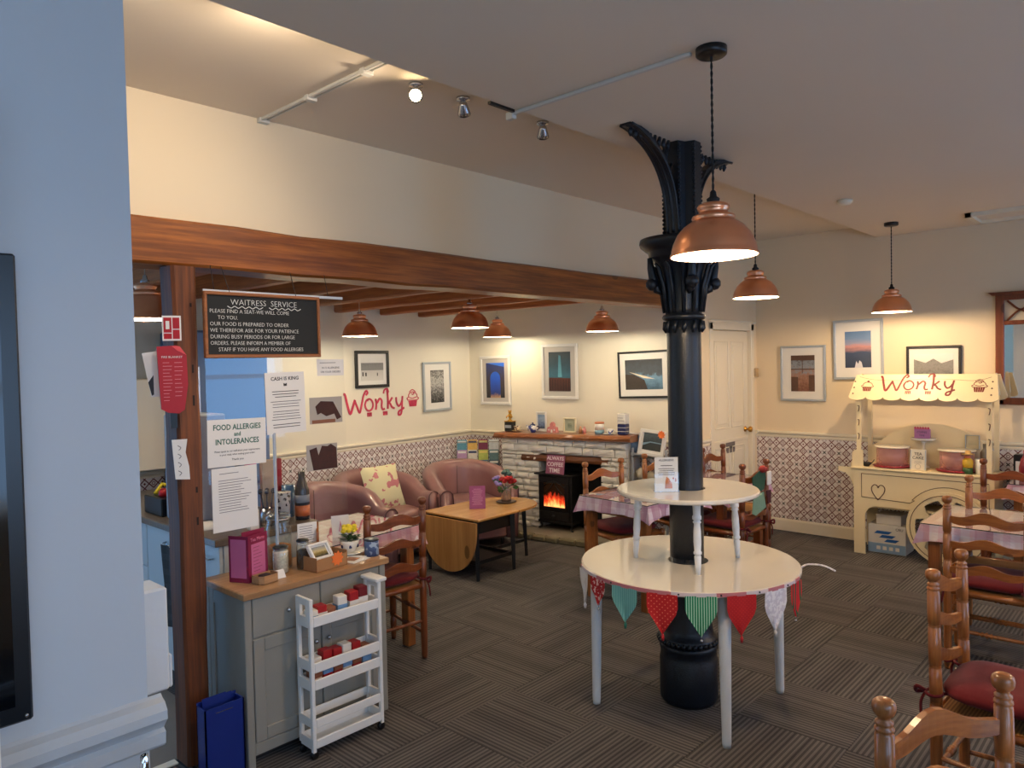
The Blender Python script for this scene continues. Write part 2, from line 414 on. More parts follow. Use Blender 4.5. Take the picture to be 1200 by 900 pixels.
# walls out of view: right (with the windows), rear, kitchen side
WINS = [(-1.2, 1.5), (0.9, 1.5), (4.2, 1.0), (6.2, 1.0)]
mb = MB(); xs = -2.6
for cx, ww in WINS: mb.box(xs, cx-ww/2, -0.12, 0, 0, 3.0); xs = cx+ww/2; mb.box(cx-ww/2, cx+ww/2, -0.12, 0, 0, 0.85); mb.box(cx-ww/2, cx+ww/2, -0.12, 0, 2.35, 3.0)
mb.box(xs, 7.1, -0.12, 0, 0, 3.0)
struct(mb.build('wall_right', CREAM, None, (0, -2.0, 0)), 'cream wall with the shop windows', 'wall')
for i, (cx, ww) in enumerate(WINS):
    mb = MB(); h = ww/2
    for a, b_, c_, d in ((-h, -h+.05, .85, 2.35), (h-.05, h, .85, 2.35), (-h, h, .85, .92), (-h, h, 2.28, 2.35), (-h, h, 1.58, 1.63)): mb.box(a, b_, 0, 0.05, c_, d)
    struct(mb.build('window_%d' % (i+1), WHITE, None, (cx, -2.09, 0)), 'white framed shop window', 'window')
struct(MB().box(-0.1, 0, -2.1, 6.4, 0, 3.0).build('wall_rear', CREAM, None, (-2.6, 0, 0)), 'cream wall at the rear', 'wall')
struct(MB().box(0, 0.1, -0.0, 3.0, 0, 3.0).build('wall_kitchen', flat('kitchen_paint', (206, 196, 180), 0.6), None, (-0.6, 3.19, 0)), 'kitchen side wall', 'wall')
# ceilings
struct(MB().box(-2.7, BX, -2.1, 2.06, ZC, ZC+0.3).build('ceiling', CEIL), 'lower flat ceiling over the café floor', 'ceiling')
struct(MB().box(-2.7, BX, 2.06, LY, ZU, ZU+0.2).build('ceiling', CEIL), 'higher strip of ceiling beside the timber beam', 'ceiling')
struct(MB().box(0.2, 5.95, 0, 2.75, 2.35, 2.45).build('ceiling', flat('lounge_ceiling_paint', (226, 220, 210), 0.7), None, (0, LY+0.1, 0)), 'pale lounge ceiling between the joists', 'ceiling')
# main beam, post
def rough_beam(name, L, w_, h_, m, seg=16, j=0.006, label='', axis='x'):
    vs, fs = [], []
    for i in range(seg+1):
        x = L*i/seg; k = [random.uniform(-j, j) for _ in range(6)]; c = 0.012
        ring = [(c, 0), (w_-c, 0), (w_, c), (w_, h_-c), (w_-c, h_), (c, h_), (0, h_-c), (0, c)]
        for a, b_ in ring: vs.append((x, a+k[0]*0.6, b_+(k[1] if b_ < h_/2 else k[2])*0.8))
    for i in range(seg):
        for q in range(8): r_ = (q+1) % 8; fs.append((i*8+q, i*8+r_, (i+1)*8+r_, (i+1)*8+q))
    fs += [tuple(range(8))[::-1], tuple(seg*8+q for q in range(8))]
    mb = MB(); mb.add(vs, fs)
    if axis == 'z': mb.v = [Vector((v.z, v.y, v.x)) for v in mb.v]
    if axis == 'y': mb.v = [Vector((v.y, v.x, v.z)) for v in mb.v]
    return mb
b = rough_beam('b', 5.235, 0.2, 0.195, BEAM).build('trim_7', BEAM, None, (0.62, 3.14, 2.137))
struct(b, 'long varnished timber beam across the opening', 'trim')
mb = rough_beam('p', 2.12, 0.13, 0.105, BEAMZ, 12, 0.004, axis='z'); 
pst = struct(mb.build('trim_8', BEAMZ, None, (1.293, 3.105, 0.015)), 'dark timber post carrying the long beam', 'trim')
mb = MB()
for i in range(9): mb.box(0.07, 0.078, -0.001, 0.001, 0.9+i*0.13+random.uniform(-.02, .02), 0.925+i*0.13, 0)
mb.build('bolt_hole', flat('hole_dark', (28, 14, 8), 0.8), pst)
# joists
for X in (1.72, 2.27, 2.82, 3.37, 3.93, 4.48, 5.0):
    o = rough_beam('j', 2.55, 0.09, 0.15, JOIST, 8, 0.004, axis='y').build('joist', JOIST, None, (X-0.045, 3.34, 2.20))
    o.parent = bpy.data.objects['trim_7']; o.location = (X-0.045-0.62, 3.34-3.14, 2.195-2.137)
# white door in the left wall
d = struct(MB().box(6.14, 6.92, 0.03, 0.058, 0.01, 1.955).build('door_1', TRIMM, None, (0, LY, 0)), 'cream panelled door with a small brass knob and grey plate', 'door')
fr = MB(); 
for a in ((6.08, 6.135, -0.012, 0.06, 0, 2.03), (6.925, 6.985, -0.012, 0.06, 0, 2.03), (6.08, 6.985, -0.012, 0.06, 1.965, 2.04), (6.06, 7.0, -0.03, 0.0, 2.035, 2.055)): fr.box(*a, c=0.004)
fr.build('door_frame', TRIMM, d)
for (x0, x1, z0, z1) in ((6.24, 6.49, 1.05, 1.85), (6.57, 6.82, 1.05, 1.85), (6.24, 6.49, 0.2, 0.85), (6.57, 6.82, 0.2, 0.85)):
    p = MB()
    for a in ((x0-.012, x1+.012, .022, .03, z0-.012, z0), (x0-.012, x1+.012, .022, .03, z1, z1+.012), (x0-.012, x0, .022, .03, z0, z1), (x1, x1+.012, .022, .03, z0, z1)): p.box(*a, c=0.003)
    p.box(x0+.03, x1-.03, .024, .031, z0+.03, z1-.03, c=.004).build('panel', TRIMM, d)
MB().box(6.16, 6.9, 0.018, 0.032, 0.90, 0.93, c=.003).build('rail_moulding', TRIMM, d)
MB().lathe([(0.028, 0), (0.026, -0.008), (0.01, -0.012), (0.01, -0.035), (0.024, -0.042), (0.03, -0.055), (0.024, -0.07), (0, -0.074)], 14, axis=1, c=(6.85, 0.03, 1.0)).build('door_knob', BRASS, d)
pl = MB().box(6.44, 6.62, 0.024, 0.03, 0.80, 0.90, c=.002).build('sign_plate', flat('plate_grey', (120, 112, 110), 0.4, .3), d)
text('lettering', 'PRIVATE', 0.04, flat('plate_text', (60, 56, 54), 0.5), d, (6.53, 0.0235, 0.838))
tag(MB().box(-.03, .03, -.03, 0, -.045, .045, c=.004).build('alarm_box', flat('box_brown', (176, 150, 112), 0.5), None, (7.01, LY, 1.55)), 'small beige box on the wall right of the cream door', 'sensor')
# ceiling fittings
CABLE = flat('conduit', (206, 204, 196), 0.5)
cd = thing('surface_conduit', 'white conduit from the big pendant rose to the ceiling step', 'conduit', (2.30, 2.10, ZC))
MB().box(-0.009, 0.009, -0.84, 0, -0.014, 0, c=.003).build('conduit_run', CABLE, cd)
MB().box(-0.014, 0.014, -0.02, 0.02, -0.03, 0, c=.003).build('end_box', CABLE, cd)
MB().box(-0.16, -0.015, -0.035, -0.02, -0.01, 0.001).build('dark_slot', BLACK, cd)
cd = thing('surface_conduit', 'pair of white conduits crossing the higher ceiling strip', 'conduit', (1.755, 3.18, ZU))
MB().box(-0.008, 0.008, -1.1, 0, -0.014, 0, c=.003).box(0.02, 0.028, -1.1, 0, -0.01, 0, c=.002).build('conduit_run', CABLE, cd)
for y_ in (-.02, -.42, -.82): MB().box(-0.014, 0.036, y_, y_+.03, -0.022, 0.0, c=.002).build('clip', CABLE, cd)
sm = thing('smoke_detector', 'small white round detector on the lower ceiling', 'detector', (5.21, 1.72, ZC))
MB().lathe([(0.05, 0), (0.05, -0.015), (0.035, -0.03), (0.0, -0.034)], 18).build('body', TRIMM, sm)
mb = MB(); mb.box(0, .43, -.04, 0, -.03, 0).box(0, .43, -1.5, -1.46, -.03, 0).box(0, .04, -1.5, 0, -.03, 0).box(.39, .43, -1.5, 0, -.03, 0)
hp = thing('ceiling_hatch', 'cream framed hatch in the lower ceiling near the cart wall', 'hatch', (6.40, 1.25, ZC)); mb.build('frame', TRIMM, hp); MB().box(.04, .39, -1.46, -.04, -.008, 0).build('panel', CEIL, hp)
R2 = math.radians
GLOW = flat('lit_bulb', (255, 226, 180), 0.4, var=0, emit=60.0)
for i, (x, y, on) in enumerate(((2.0, 2.355, 1), (2.25, 2.335, 0), (2.75, 2.305, 0), (1.30, 2.105, 1), (.85, 2.105, 1))):
    t = thing('ceiling_spotlight', ['lit round spotlight at the ceiling step, the only one glaring in view', 'unlit spotlight at the ceiling step between the lit one and the conduit', 'unlit spotlight at the ceiling step right of the conduit', 'lit spotlight hidden above the ceiling step, nearer the conduit pair', 'lit spotlight hidden above the ceiling step, farthest left'][i], 'spotlight', (x, y, ZU), 0, 'spotlights on the higher ceiling strip')
    MB().lathe([(0.03, 0), (0.03, -0.012), (0.008, -0.016), (0.008, -0.03), (0, -0.03)], 12).build('mount', STEEL, t)
    he = tuple(Vector((-.62, -.60, -.38)).to_track_quat('-Z', 'Y').to_euler()) if on else (0.5, -0.7, 0)
    h = MB().at((0, 0, -0.045), he).lathe([(0.012, 0.03), (0.018, 0.02), (0.026, -0.012), (0.03, -0.03)], 14).build('spot_head', STEEL, t)
    MB().at((0, 0, -0.045), he).lathe([(0.028, -0.026), (0.02, -.034), (0.0, -0.037)], 14).build('bulb', GLOW if on else STEEL, t)
    if on:
        sl = add_light('spot_lamp', 'SPOT', (x-0.035, y-.03, ZU-0.085), P_SPOT, (1, .80, .58), 0.03, spot=R2(170)); sl.data.spot_blend = 1.0; sl.rotation_euler = (Vector((-.6, .1, -.6) if i == 0 else (.3, .8, -.25))).to_track_quat('-Z', 'Y').to_euler()

# ------------------------------------------------------------------ copper pendants
COPPER = flat('copper', (246, 176, 136), 0.28, 1.0, var=0.05)
SHADEIN = flat('shade_inside', (250, 244, 230), 0.5, var=0)
BULB = flat('lamp_bulb', (255, 214, 150), 0.4, var=0, emit=30.0)
CORD = flat('cord_black', (20, 18, 18), 0.7)
def pendant(loc, ceil, label, black=True, group=None, pw=1.0):
    x, y, z = loc
    t = thing('copper_pendant_lamp', label, 'pendant lamp', (x, y, z), 0, group)
    P = [(0.147, 0), (0.147, 0.008), (0.143, 0.012), (0.142, 0.022), (0.136, 0.045), (0.122, 0.075), (0.10, 0.10), (0.074, 0.118), (0.068, 0.122), (0.073, 0.128), (0.07, 0.136), (0.052, 0.143), (0.047, 0.150), (0.053, 0.158), (0.055, 0.166), (0.05, 0.174), (0.036, 0.180), (0.02, 0.182)]
    MB().lathe(P, 36, cap=False).build('shade', COPPER, t)
    o = t.children[0] if t.children else None
    Q = [(max(r-0.003, .01), zz-0.002 if i else zz+0.0005) for i, (r, zz) in enumerate(P)]
    mb = MB(); n = 36; vs, fs = [], []
    for r, zz in Q[:-5]:
        for i in range(n): a = 2*PI*i/n; vs.append((r*math.cos(a), r*math.sin(a), zz))
    for j in range(len(Q)-6):
        for i in range(n): k = (i+1) % n; fs.append((j*n+i, j*n+k, (j+1)*n+k, (j+1)*n+i))
    mb.add(vs, fs, 0, True); mb.build('lining', SHADEIN, t)
    MB().lathe([(0.020, 0.178), (0.022, 0.195), (0.012, 0.202), (0.010, 0.218), (0.004, 0.225), (0, 0.226)], 12).build('cord_grip', CORD if black else STEEL, t)
    H = ceil-z; mb = MB()
    if black:
        for s in (0, 1):
            pts = [(0.0022*math.cos(k*1.3+s*PI), 0.0022*math.sin(k*1.3+s*PI), 0.22+(H-0.22)*k/46) for k in range(47)]
            mb.tube(pts, 0.0026, 5)
        mb.build('cord', CORD, t)
        MB().lathe([(0.0, H), (0.052, H), (0.052, H-0.022), (0.046, H-0.027), (0.006, H-0.028), (0, H-.028)], 26).build('ceiling_rose', BLACK, t)
    else:
        mb.cyl((0, 0, 0.22), (0, 0, H), 0.0022, n=6).build('cord', flat('cord_silver', (190, 176, 160), .5), t)
    MB().sphere((0, 0, 0.062), 0.028, 12).cyl((0, 0, 0.07), (0, 0, 0.12), 0.014, n=10).build('bulb', BULB, t)
    add_light('pendant_light', 'POINT', (x, y, z+0.012), P_LAMP*pw, W_LAMP if black else W_LOUNGE, 0.02)
    return t
pendant((2.322, 1.196, 2.049), ZC, 'large-looking copper pendant with black rose, nearest lamp beside the dark column')
pendant((4.67, 2.11, 2.094), ZU, 'copper pendant hanging in front of the cream door')
pendant((6.376, 1.752, 2.04), ZC, 'copper pendant on a black rose above the sweet cart')
for l, lb in (((3.62, 5.05, 1.945), 'copper pendant nearest the small black framed picture in the lounge'), ((3.95, 4.08, 1.975), 'largest copper pendant in the lounge, hung below the joists'), ((5.42, 5.2, 1.965), 'small copper pendant in the far lounge corner'), ((5.32, 3.82, 1.96), 'copper pendant above the tall aurora picture and the mantel'), ((1.47, 3.85, 1.955), 'copper pendant left of the timber post in the kitchen')):
    pendant(l, 2.352, lb, False, pw=(.25 if l[0] < 2 else .34 if l[0] > 5.4 else .40 if l[0] > 5.2 else .54))
for l, lb in (((4.9, -0.3, 2.05), 'unseen copper pendant added right of the view to light the far gingham table'), ((2.9, -1.0, 2.05), 'unseen copper pendant added right of the view to light the nearest white cloth')): pendant(l, ZC, lb)  # two unseen pendants, added as extra light for the right-hand tables

# ------------------------------------------------------------------ cast-iron column
IRON = flat('iron_paint', (13, 21, 31), 0.38, var=0.15, nscale=30, bmp=0.15)
cx_, cy_ = 3.25, 1.84
cl = thing('iron_column', 'dark blue-black cast-iron column rising through the white tiered table', 'column', (cx_, cy_, 0))
MB().lathe([(0.128, 0), (0.140, 0.015), (0.142, 0.03), (0.142, 0.215), (0.136, 0.225), (0.138, 0.26), (0.142, 0.27), (0.142, 0.285), (0.13, 0.295)], 40).build('base', IRON, cl)
MB().lathe([(0.13, 0.295), (0.14, 0.30), (0.146, 0.315), (0.14, 0.33), (0.126, 0.34), (0.12, 0.37), (0.112, 0.41), (0.098, 0.48), (0.088, 0.54), (0.084, 0.60), (0.083, 0.72)], 40).build('flared_foot', IRON, cl)
mb = MB()
for i in range(34): a = 2*PI*i/34; mb.sphere((0.144*math.cos(a), 0.144*math.sin(a), 0.309), 0.013, 6)
mb.build('bead_ring', IRON, cl)
MB().lathe([(0.083, 0.60), (0.083, 1.06), (0.084, 1.8), (0.085, 1.905)], 32).build('shaft', IRON, cl)
MB().lathe([(0.085, 1.89), (0.1, 1.895), (0.106, 1.906), (0.1, 1.918), (0.088, 1.922), (0.089, 1.95), (0.094, 2.03), (0.104, 2.10), (0.125, 2.16), (0.15, 2.195), (0.165, 2.205), (0.168, 2.225), (0.182, 2.235), (0.206, 2.255), (0.212, 2.27), (0.208, 2.29), (0.09, 2.30)], 40).build('capital', IRON, cl)
mb = MB()
for i in range(12):
    a = 2*PI*i/12
    mb.tube([(0.086*math.cos(a), 0.086*math.sin(a), 1.83), (0.093*math.cos(a), 0.093*math.sin(a), 1.85), (0.09*math.cos(a+.12), 0.09*math.sin(a+.12), 1.885)], [.004, .012, .012], 5)
    mb.tube([(0.092*math.cos(a), 0.092*math.sin(a), 1.93), (0.108*math.cos(a), 0.108*math.sin(a), 2.06), (0.135*math.cos(a), 0.135*math.sin(a), 2.15), (0.155*math.cos(a), 0.155*math.sin(a), 2.17)], [.010, .012, .010, .006], 5)
mb.build('leaf_relief', IRON, cl)
for k in range(4):
    a = PI*k/2+PI/4+PI/2*0; c_, s_ = math.cos(a), math.sin(a)
    mb = MB(); pts = [(0.11+0.035*math.sin(q*0.8)*(.3+q/12), 0, 2.06+0.016*q-(0.012*q if q > 5 else 0)) for q in range(9)]
    mb.sphere((0.155*c_, 0.155*s_, 2.07), 0.033, 10).tube([(0.1*c_, 0.1*s_, 2.02), (0.13*c_, 0.13*s_, 2.04), (0.15*c_, 0.15*s_, 2.10), (0.16*c_, 0.16*s_, 2.15), (0.165*c_, 0.165*s_, 2.2)], [.008, .02, .022, .018, .012], 8)
    mb.build('volute', IRON, cl)
mb = MB(); q = 0.088
poly = [(-q, -.03), (-.045, -.045), (-.03, -q), (.03, -q), (.045, -.045), (q, -.03), (q, .03), (.045, .045), (.03, q), (-.03, q), (-.045, .045), (-q, .03)]
mb.prism(poly, 2.295, ZC, 'xy'); mb.build('upper_shaft', IRON, cl)
mb = MB()
for sx in (-1, 1):
    for sy2 in (-1, 1):
        for i in range(22): mb.sphere((sx*0.084, sy2*0.034, 2.31+i*0.02), 0.008, 6); mb.sphere((sx*0.034, sy2*0.084, 2.31+i*0.02), 0.008, 6)
mb.build('bead_trim', IRON, cl)
for sx in (-1, 1):
    pts = [(0.088, 2.31), (0.10, 2.42), (0.13, 2.52), (0.19, 2.61), (0.28, 2.68), (0.40, 2.728), (0.48, 2.742)]
    up_ = [(0.49, ZC-0.001), (0.40, ZC-0.001), (0.34, ZC-.012), (0.27, 2.70), (0.2, 2.66), (0.15, 2.60), (0.12, 2.52), (0.088, 2.43)]
    P = [(p.x, p.y) for p in smooth_path([(a, b_, 0) for a, b_ in pts], 4)]
    mb = MB(); P2 = [(sx*a, b_) for a, b_ in P+up_]; mb.prism(P2, -0.028, 0.028, 'xz')
    mb.tube([(sx*(a-.004), y, b_+.004) for a, b_ in P for y in (0,)], 0.010, 6)
    for yy in (-0.03, 0.03): mb.tube([(sx*a, yy, b_+0.003) for a, b_ in P], 0.007, 6)
    mb.build('bracket', IRON, cl)
    mb = MB()
    for k in range(9): a = 0.12+k*0.04; mb.tube([(sx*a, 0, ZC-0.004), (sx*(a+.012), 0, ZC-0.03-0.004*(k % 2)), (sx*(a+.006), 0, ZC-0.05+.0*k)], [.008, .012, .004], 6)
    mb.tube([(sx*.13, 0, ZC-.03), (sx*.16, 0, 2.66), (sx*.13, 0, 2.60), (sx*.1, 0, 2.64)], [.008, .014, .012, .006], 6).build('scroll_relief', IRON, cl)

# ------------------------------------------------------------------ white two-tier round table round the column
TOPW = flat('table_top_white', (232, 224, 208), 0.10, var=0.02, coat=0.5)
LEGW = flat('table_leg_white', (236, 236, 234), 0.35, var=0.03)
def ring_top(name, R, zt, th, hole, par, m):
    MB_ = MB(); n = 64
    prof = [(hole, zt-th), (R-.006, zt-th), (R, zt-th+.006), (R, zt-.006), (R-.006, zt), (hole, zt), (hole, zt-th)]
    vs, fs = [], []
    for r, z in prof[:-1]:
        for i in range(n): a = 2*PI*i/n; vs.append((r*math.cos(a), r*math.sin(a), z))
    k = len(prof)-1
    for j in range(k):
        j2 = (j+1) % k
        for i in range(n): i2 = (i+1) % n; fs.append((j*n+i, j*n+i2, j2*n+i2, j2*n+i))
    return MB_.add(vs, fs).build(name, m, par)
t = thing('round_display_table', 'white round table with a hole for the column and a smaller round tier above', 'table', (3.25, 1.835, 0))
ring_top('lower_top', 0.53, 0.70, 0.024, 0.098, t, TOPW)
ring_top('upper_top', 0.345, 1.06, 0.022, 0.088, t, TOPW)
for a in (136.5, 228.5, 318.5, 46.5):
    ca, sa = math.cos(math.radians(a)), math.sin(math.radians(a))
    MB().tube([(ca*.462, sa*.462, .676), (ca*.463, sa*.463, .60), (ca*.472, sa*.472, 0.02), (ca*.472, sa*.472, 0)], [.028, .029, .020, .018], 16).build('leg', LEGW, t)
for a in (118.5, 219.5, 319, 38):
    ca, sa = math.cos(math.radians(a)), math.sin(math.radians(a)); P = []
    prof = [(1.04, .019), (.975, .017), (.97, .021), (.955, .021), (.95, .013), (.945, .019), (.94, .019), (.935, .014), (.90, .017), (.85, .018), (.81, .015), (.805, .019), (.795, .019), (.79, .012), (.785, .016), (.74, .014), (.70, .011)]
    pts = []; rs = []
    for z, r in prof: f = (1.04-z)/.34; rr = .24+.018*f; pts.append((ca*rr, sa*rr, z)); rs.append(r)
    MB().tube(pts, rs, 12).build('spindle', LEGW, t)
# bunting pinned round the lower top
def stripe_mat(name, c1, c2, axis, freq, duty=.5, rough=.85, kind='stripe'):
    m, nt, b = newmat(name); x, y, z = xyz(nt)
    if kind == 'stripe': k = ((x, y, z)[axis]*freq).fract().lt(duty)
    elif kind == 'dots': u = (x*freq+z*freq).fract()-0.5; v = (x*freq-z*freq).fract()-0.5; k = (u*u+v*v).sqrt().lt(duty)
    elif kind == 'check': k = ((x*freq).fract().lt(duty)).mx((z*freq).fract().lt(duty)*1.0)*1.0
    else: k = noise(nt, freq, 2).gt(duty)
    nt.links.new(mixc(nt, k, lin(c1), lin(c2)), b.inputs['Base Color']); b.inputs['Roughness'].default_value = rough; return m
FL = [stripe_mat('linen_white', (222, 214, 208), (236, 230, 226), 0, 20, .5, kind='noise'), stripe_mat('red_print', (176, 28, 32), (230, 190, 180), 0, 60, .56, kind='noise'),
      stripe_mat('teal_cloth', (96, 158, 150), (120, 178, 168), 0, 90, .5), stripe_mat('red_dotted', (190, 26, 28), (236, 120, 90), 0, 42, .16, kind='dots'),
      stripe_mat('green_striped', (20, 130, 84), (196, 226, 200), 0, 95, .3), stripe_mat('red_cloth', (184, 24, 28), (204, 44, 40), 0, 60, .2, kind='dots'),
      stripe_mat('pale_lace', (214, 206, 210), (236, 230, 230), 0, 50, .5, kind='noise'), stripe_mat('red_green_plaid', (196, 30, 34), (24, 92, 60), 0, 26, .3)]
TASSEL = [flat('tassel_white', (220, 214, 210)), flat('bell_silver', (200, 200, 200), .25, 1), flat('tassel_teal', (30, 110, 92)), flat('tassel_red', (180, 24, 30)), flat('bell_silver', (200, 200, 200), .25, 1), flat('tassel_red', (180, 24, 30)), flat('tassel_white', (220, 214, 210)), flat('bell_silver', (200, 200, 200), .25, 1)]
bt = thing('fabric_bunting', 'patchwork bunting of eight coloured pennants pinned round the white table edge', 'bunting', (3.25, 1.835, 0))
fd = [144, 160, 178.5, 197.5, 215, 233.5, 252.5, 270]
for i, a in enumerate(fd):
    ar = math.radians(a); W_ = 0.135 if i not in (1, 7) else 0.12; Hh = .175 if i in (3, 4, 5, 6) else .155
    if i == 1: Hh = .125
    nseg = 8; vs, fs = [], []; nr = 7
    # a pennant in its own frame: x along the rim, z down, with a fold
    for r in range(nr):
        fz = r/(nr-1); half = W_/2*(1 if fz < .42 else (1-(fz-.42)/.58*0.97)); 
        for c in range(nseg+1):
            u = -1+2*c/nseg; vs.append((u*half, 0.006*math.sin(u*4+i)*fz - 0.010*(u*half/.06)**2*.4, -fz*Hh))
    for r in range(nr-1):
        for c in range(nseg): k = r*(nseg+1)+c; fs.append((k, k+1, k+nseg+2, k+nseg+1))
    f = MB().add(vs, fs, 0, True).build('pennant', FL[i], bt, (0.537*math.cos(ar), 0.537*math.sin(ar), 0.688), (0, 0, ar+PI/2))
    mb = MB(); mb.cyl((0, 0, -Hh+.004), (0, 0, -Hh-.012), .0015, n=5)
    if i in (1, 4, 7): mb.sphere((0, 0, -Hh-.018), .007, 8)
    else: mb.tube([(0, 0, -Hh), (0, 0, -Hh-.012), (0, 0, -Hh-.03)], [.003, .008, .005], 6)
    mb.build('tassel', TASSEL[i], f)
mb = MB(); seg = 48; vs, fs = [], []
for k in range(seg+1):
    a = math.radians(136+(276-136)*k/seg)
    for rr, zz in ((.534, .684), (.534, .70), (.538, .70), (.538, .684)): vs.append((rr*math.cos(a), rr*math.sin(a), zz))
for k in range(seg):
    for j in range(4): l = (j+1) % 4; fs.append((k*4+j, k*4+l, k*4+4+l, k*4+4+j))
mb.add(vs, fs).build('binding_tape', stripe_mat('tape', (222, 206, 204), (196, 120, 124), 0, 5, .5), bt)
mb = MB()
for k, a in enumerate((170, 205, 224, 243, 262)):
    ar = math.radians(a); mb.cyl((.532*math.cos(ar), .532*math.sin(ar), .692), (.541*math.cos(ar), .541*math.sin(ar), .692), .004, n=8)
mb.build('pin', BLACK, bt)
a = math.radians(298); mb = MB()
mb.tube(smooth_path([(.53*math.cos(a), .53*math.sin(a), .69), (.57*math.cos(a), .57*math.sin(a), .70), (.60*math.cos(a+.06)-.0, .60*math.sin(a+.06)-.02, .695), (.63, -.53, .675)], 4) if False else smooth_path([(.53*math.cos(a), .53*math.sin(a), .69), (.56*math.cos(a), .56*math.sin(a), .705), (.60*math.cos(a)+.02, .60*math.sin(a)-.02, .70), (.62*math.cos(a)+.04, .62*math.sin(a)-.05, .675)], 4), .0045, 5)
mb.build('loose_end', FL[6], bt)
# card in a clear holder on the upper tier
def paper_mat(): return flat('paper', (236, 232, 226), 0.6, var=0.01)
PAPER = paper_mat(); INK = flat('ink', (46, 44, 48), 0.6); INK2 = flat('ink_soft', (120, 114, 114), 0.6); RED = flat('logo_red', (186, 34, 58), 0.5); GREEN = flat('sign_green', (30, 96, 76), 0.6)
def clear_mat():
    m, nt, b = newmat('clear_sheet'); out = nt.nodes['Material Output']; nt.nodes.remove(b)
    fr = nt.nodes.new('ShaderNodeFresnel'); fr.inputs[0].default_value = 1.5
    gl = nt.nodes.new('ShaderNodeBsdfGlossy'); gl.inputs['Roughness'].default_value = 0.02
    tr = nt.nodes.new('ShaderNodeBsdfTransparent'); tr.inputs[0].default_value = (.97, .985, 1, 1)
    mx = nt.nodes.new('ShaderNodeMixShader'); geo = nt.nodes.new('ShaderNodeNewGeometry'); k = (NX(nt, fr.outputs[0])*(NX(nt, geo.outputs['Backfacing']).lt(.5))*1.9).mn(1.0); nt.links.new(k.s, mx.inputs[0]); nt.links.new(tr.outputs[0], mx.inputs[1]); nt.links.new(gl.outputs[0], mx.inputs[2])
    nt.links.new(mx.outputs[0], out.inputs[0]); return m
CLEAR = clear_mat()
def jar_mat():
    m, nt, b = newmat('jar_glass'); out = nt.nodes['Material Output']; nt.nodes.remove(b)
    lw = nt.nodes.new('ShaderNodeLayerWeight'); lw.inputs[0].default_value = 0.35
    gl = nt.nodes.new('ShaderNodeBsdfGlossy'); gl.inputs['Roughness'].default_value = 0.05; tr = nt.nodes.new('ShaderNodeBsdfTransparent'); tr.inputs[0].default_value = (.9, .95, .95, 1)
    mx = nt.nodes.new('ShaderNodeMixShader'); k = NX(nt, lw.outputs['Facing'])*0.55+0.06; nt.links.new(k.s, mx.inputs[0]); nt.links.new(tr.outputs[0], mx.inputs[1]); nt.links.new(gl.outputs[0], mx.inputs[2])
    nt.links.new(mx.outputs[0], out.inputs[0]); return m
JARG = jar_mat()
def fake_lines(mb, x0, x1, z0, n, dz, y, jag=.25, h=.0045, center=False):
    for i in range(n):
        k = random.uniform(0, jag)*(x1-x0); zz = z0-i*dz
        if center: mb.box(x0+k/2, x1-k/2, y-.0004, y, zz-h*.65, zz)
        else: mb.box(x0, x1-k, y-.0004, y, zz-h*.6, zz)
t = thing('menu_card_stand', 'white card with a carrot cake picture in a clear stand on the upper white tier', 'sign', (3.10, 1.862, 1.061), math.atan2(-.72, .68))
MB().box(-.056, .056, -.006, .0, .0, .166).build('card', PAPER, t)
MB().box(-.06, .06, -.0085, -.0075, 0, .17).box(-.06, .06, .001, .002, 0, .17).box(-.06, .06, -.03, .03, 0, .002).build('holder', CLEAR, t)
text('lettering', 'ALLERGENS', .014, INK, t, (0, -.0065, .148)); mb = MB(); fake_lines(mb, -.042, .042, .128, 1, .01, -.0063, .7, center=True); fake_lines(mb, -.042, .042, .112, 4, .0095, -.0063, .2, .0038, True); mb.build('print_lines', INK, t)
mb = MB(); mb.prism([(-.008, .015), (.028, .015), (.026, .04), (.012, .062), (.0, .073), (-.006, .05)], -.0068, -.0062, 'xz'); mb.build('cake_picture', flat('cake_orange', (206, 130, 84), .6), t)
MB().prism([(.03, .06), (.036, .06), (.036, .068), (.03, .068)], -.0068, -.0062).prism([(.042, .045), (.047, .05), (.045, .066), (.042, .062)], -.0068, -.0062).build('carrot_picture', flat('carrot', (200, 90, 60), .6), t)

# ------------------------------------------------------------------ ladder-back chairs
PINE = wood('chair_pine', (178, 112, 56), (108, 60, 27), 2, 0.3, 1.3, True, 0.35)
PINEH = wood('chair_pine_slat', (176, 108, 50), (120, 64, 27), 1, 0.3, 1.3, True, 0.35)
DPINE = wood('dark_pine', (136, 70, 30), (84, 40, 16), 2, 0.35, 1.3, True, 0.3)
DPINEH = wood('dark_pine_slat', (144, 74, 32), (92, 44, 18), 1, 0.35, 1.3, True, 0.3)
RUSH = stripe_mat('rush_seat', (180, 130, 70), (140, 96, 48), 0, 90, .5)
MAROON = flat('maroon_velvet', (96, 6, 20), 0.95, var=0.15, nscale=10, bmp=0.05)
MAROON.node_tree.nodes['Principled BSDF'].inputs['Sheen Weight'].default_value = 0.08
def post_profile(H):
    P = [(0, .014), (.02, .018), (.10, .0195), (.40, .0205)]
    def rings(z): return [(z-.012, .0205), (z-.009, .0165), (z-.005, .0205), (z-.001, .0165), (z+.003, .0205)]
    for z in (.47, .60, .745): P += rings(z)+[(z+.04, .0215)]
    P += [(.862, .0205), (.865, .016), (.871, .021), (.876, .021), (.879, .016), (.885, .0195), (.890, .0195), (.894, .013), (.900, .014), (.906, .021), (.914, .0245), (.924, .0255), (.933, .0235), (.939, .017), (.9405, .010), (.941, 0)]
    return [(z*H/.941, r) for z, r in P]
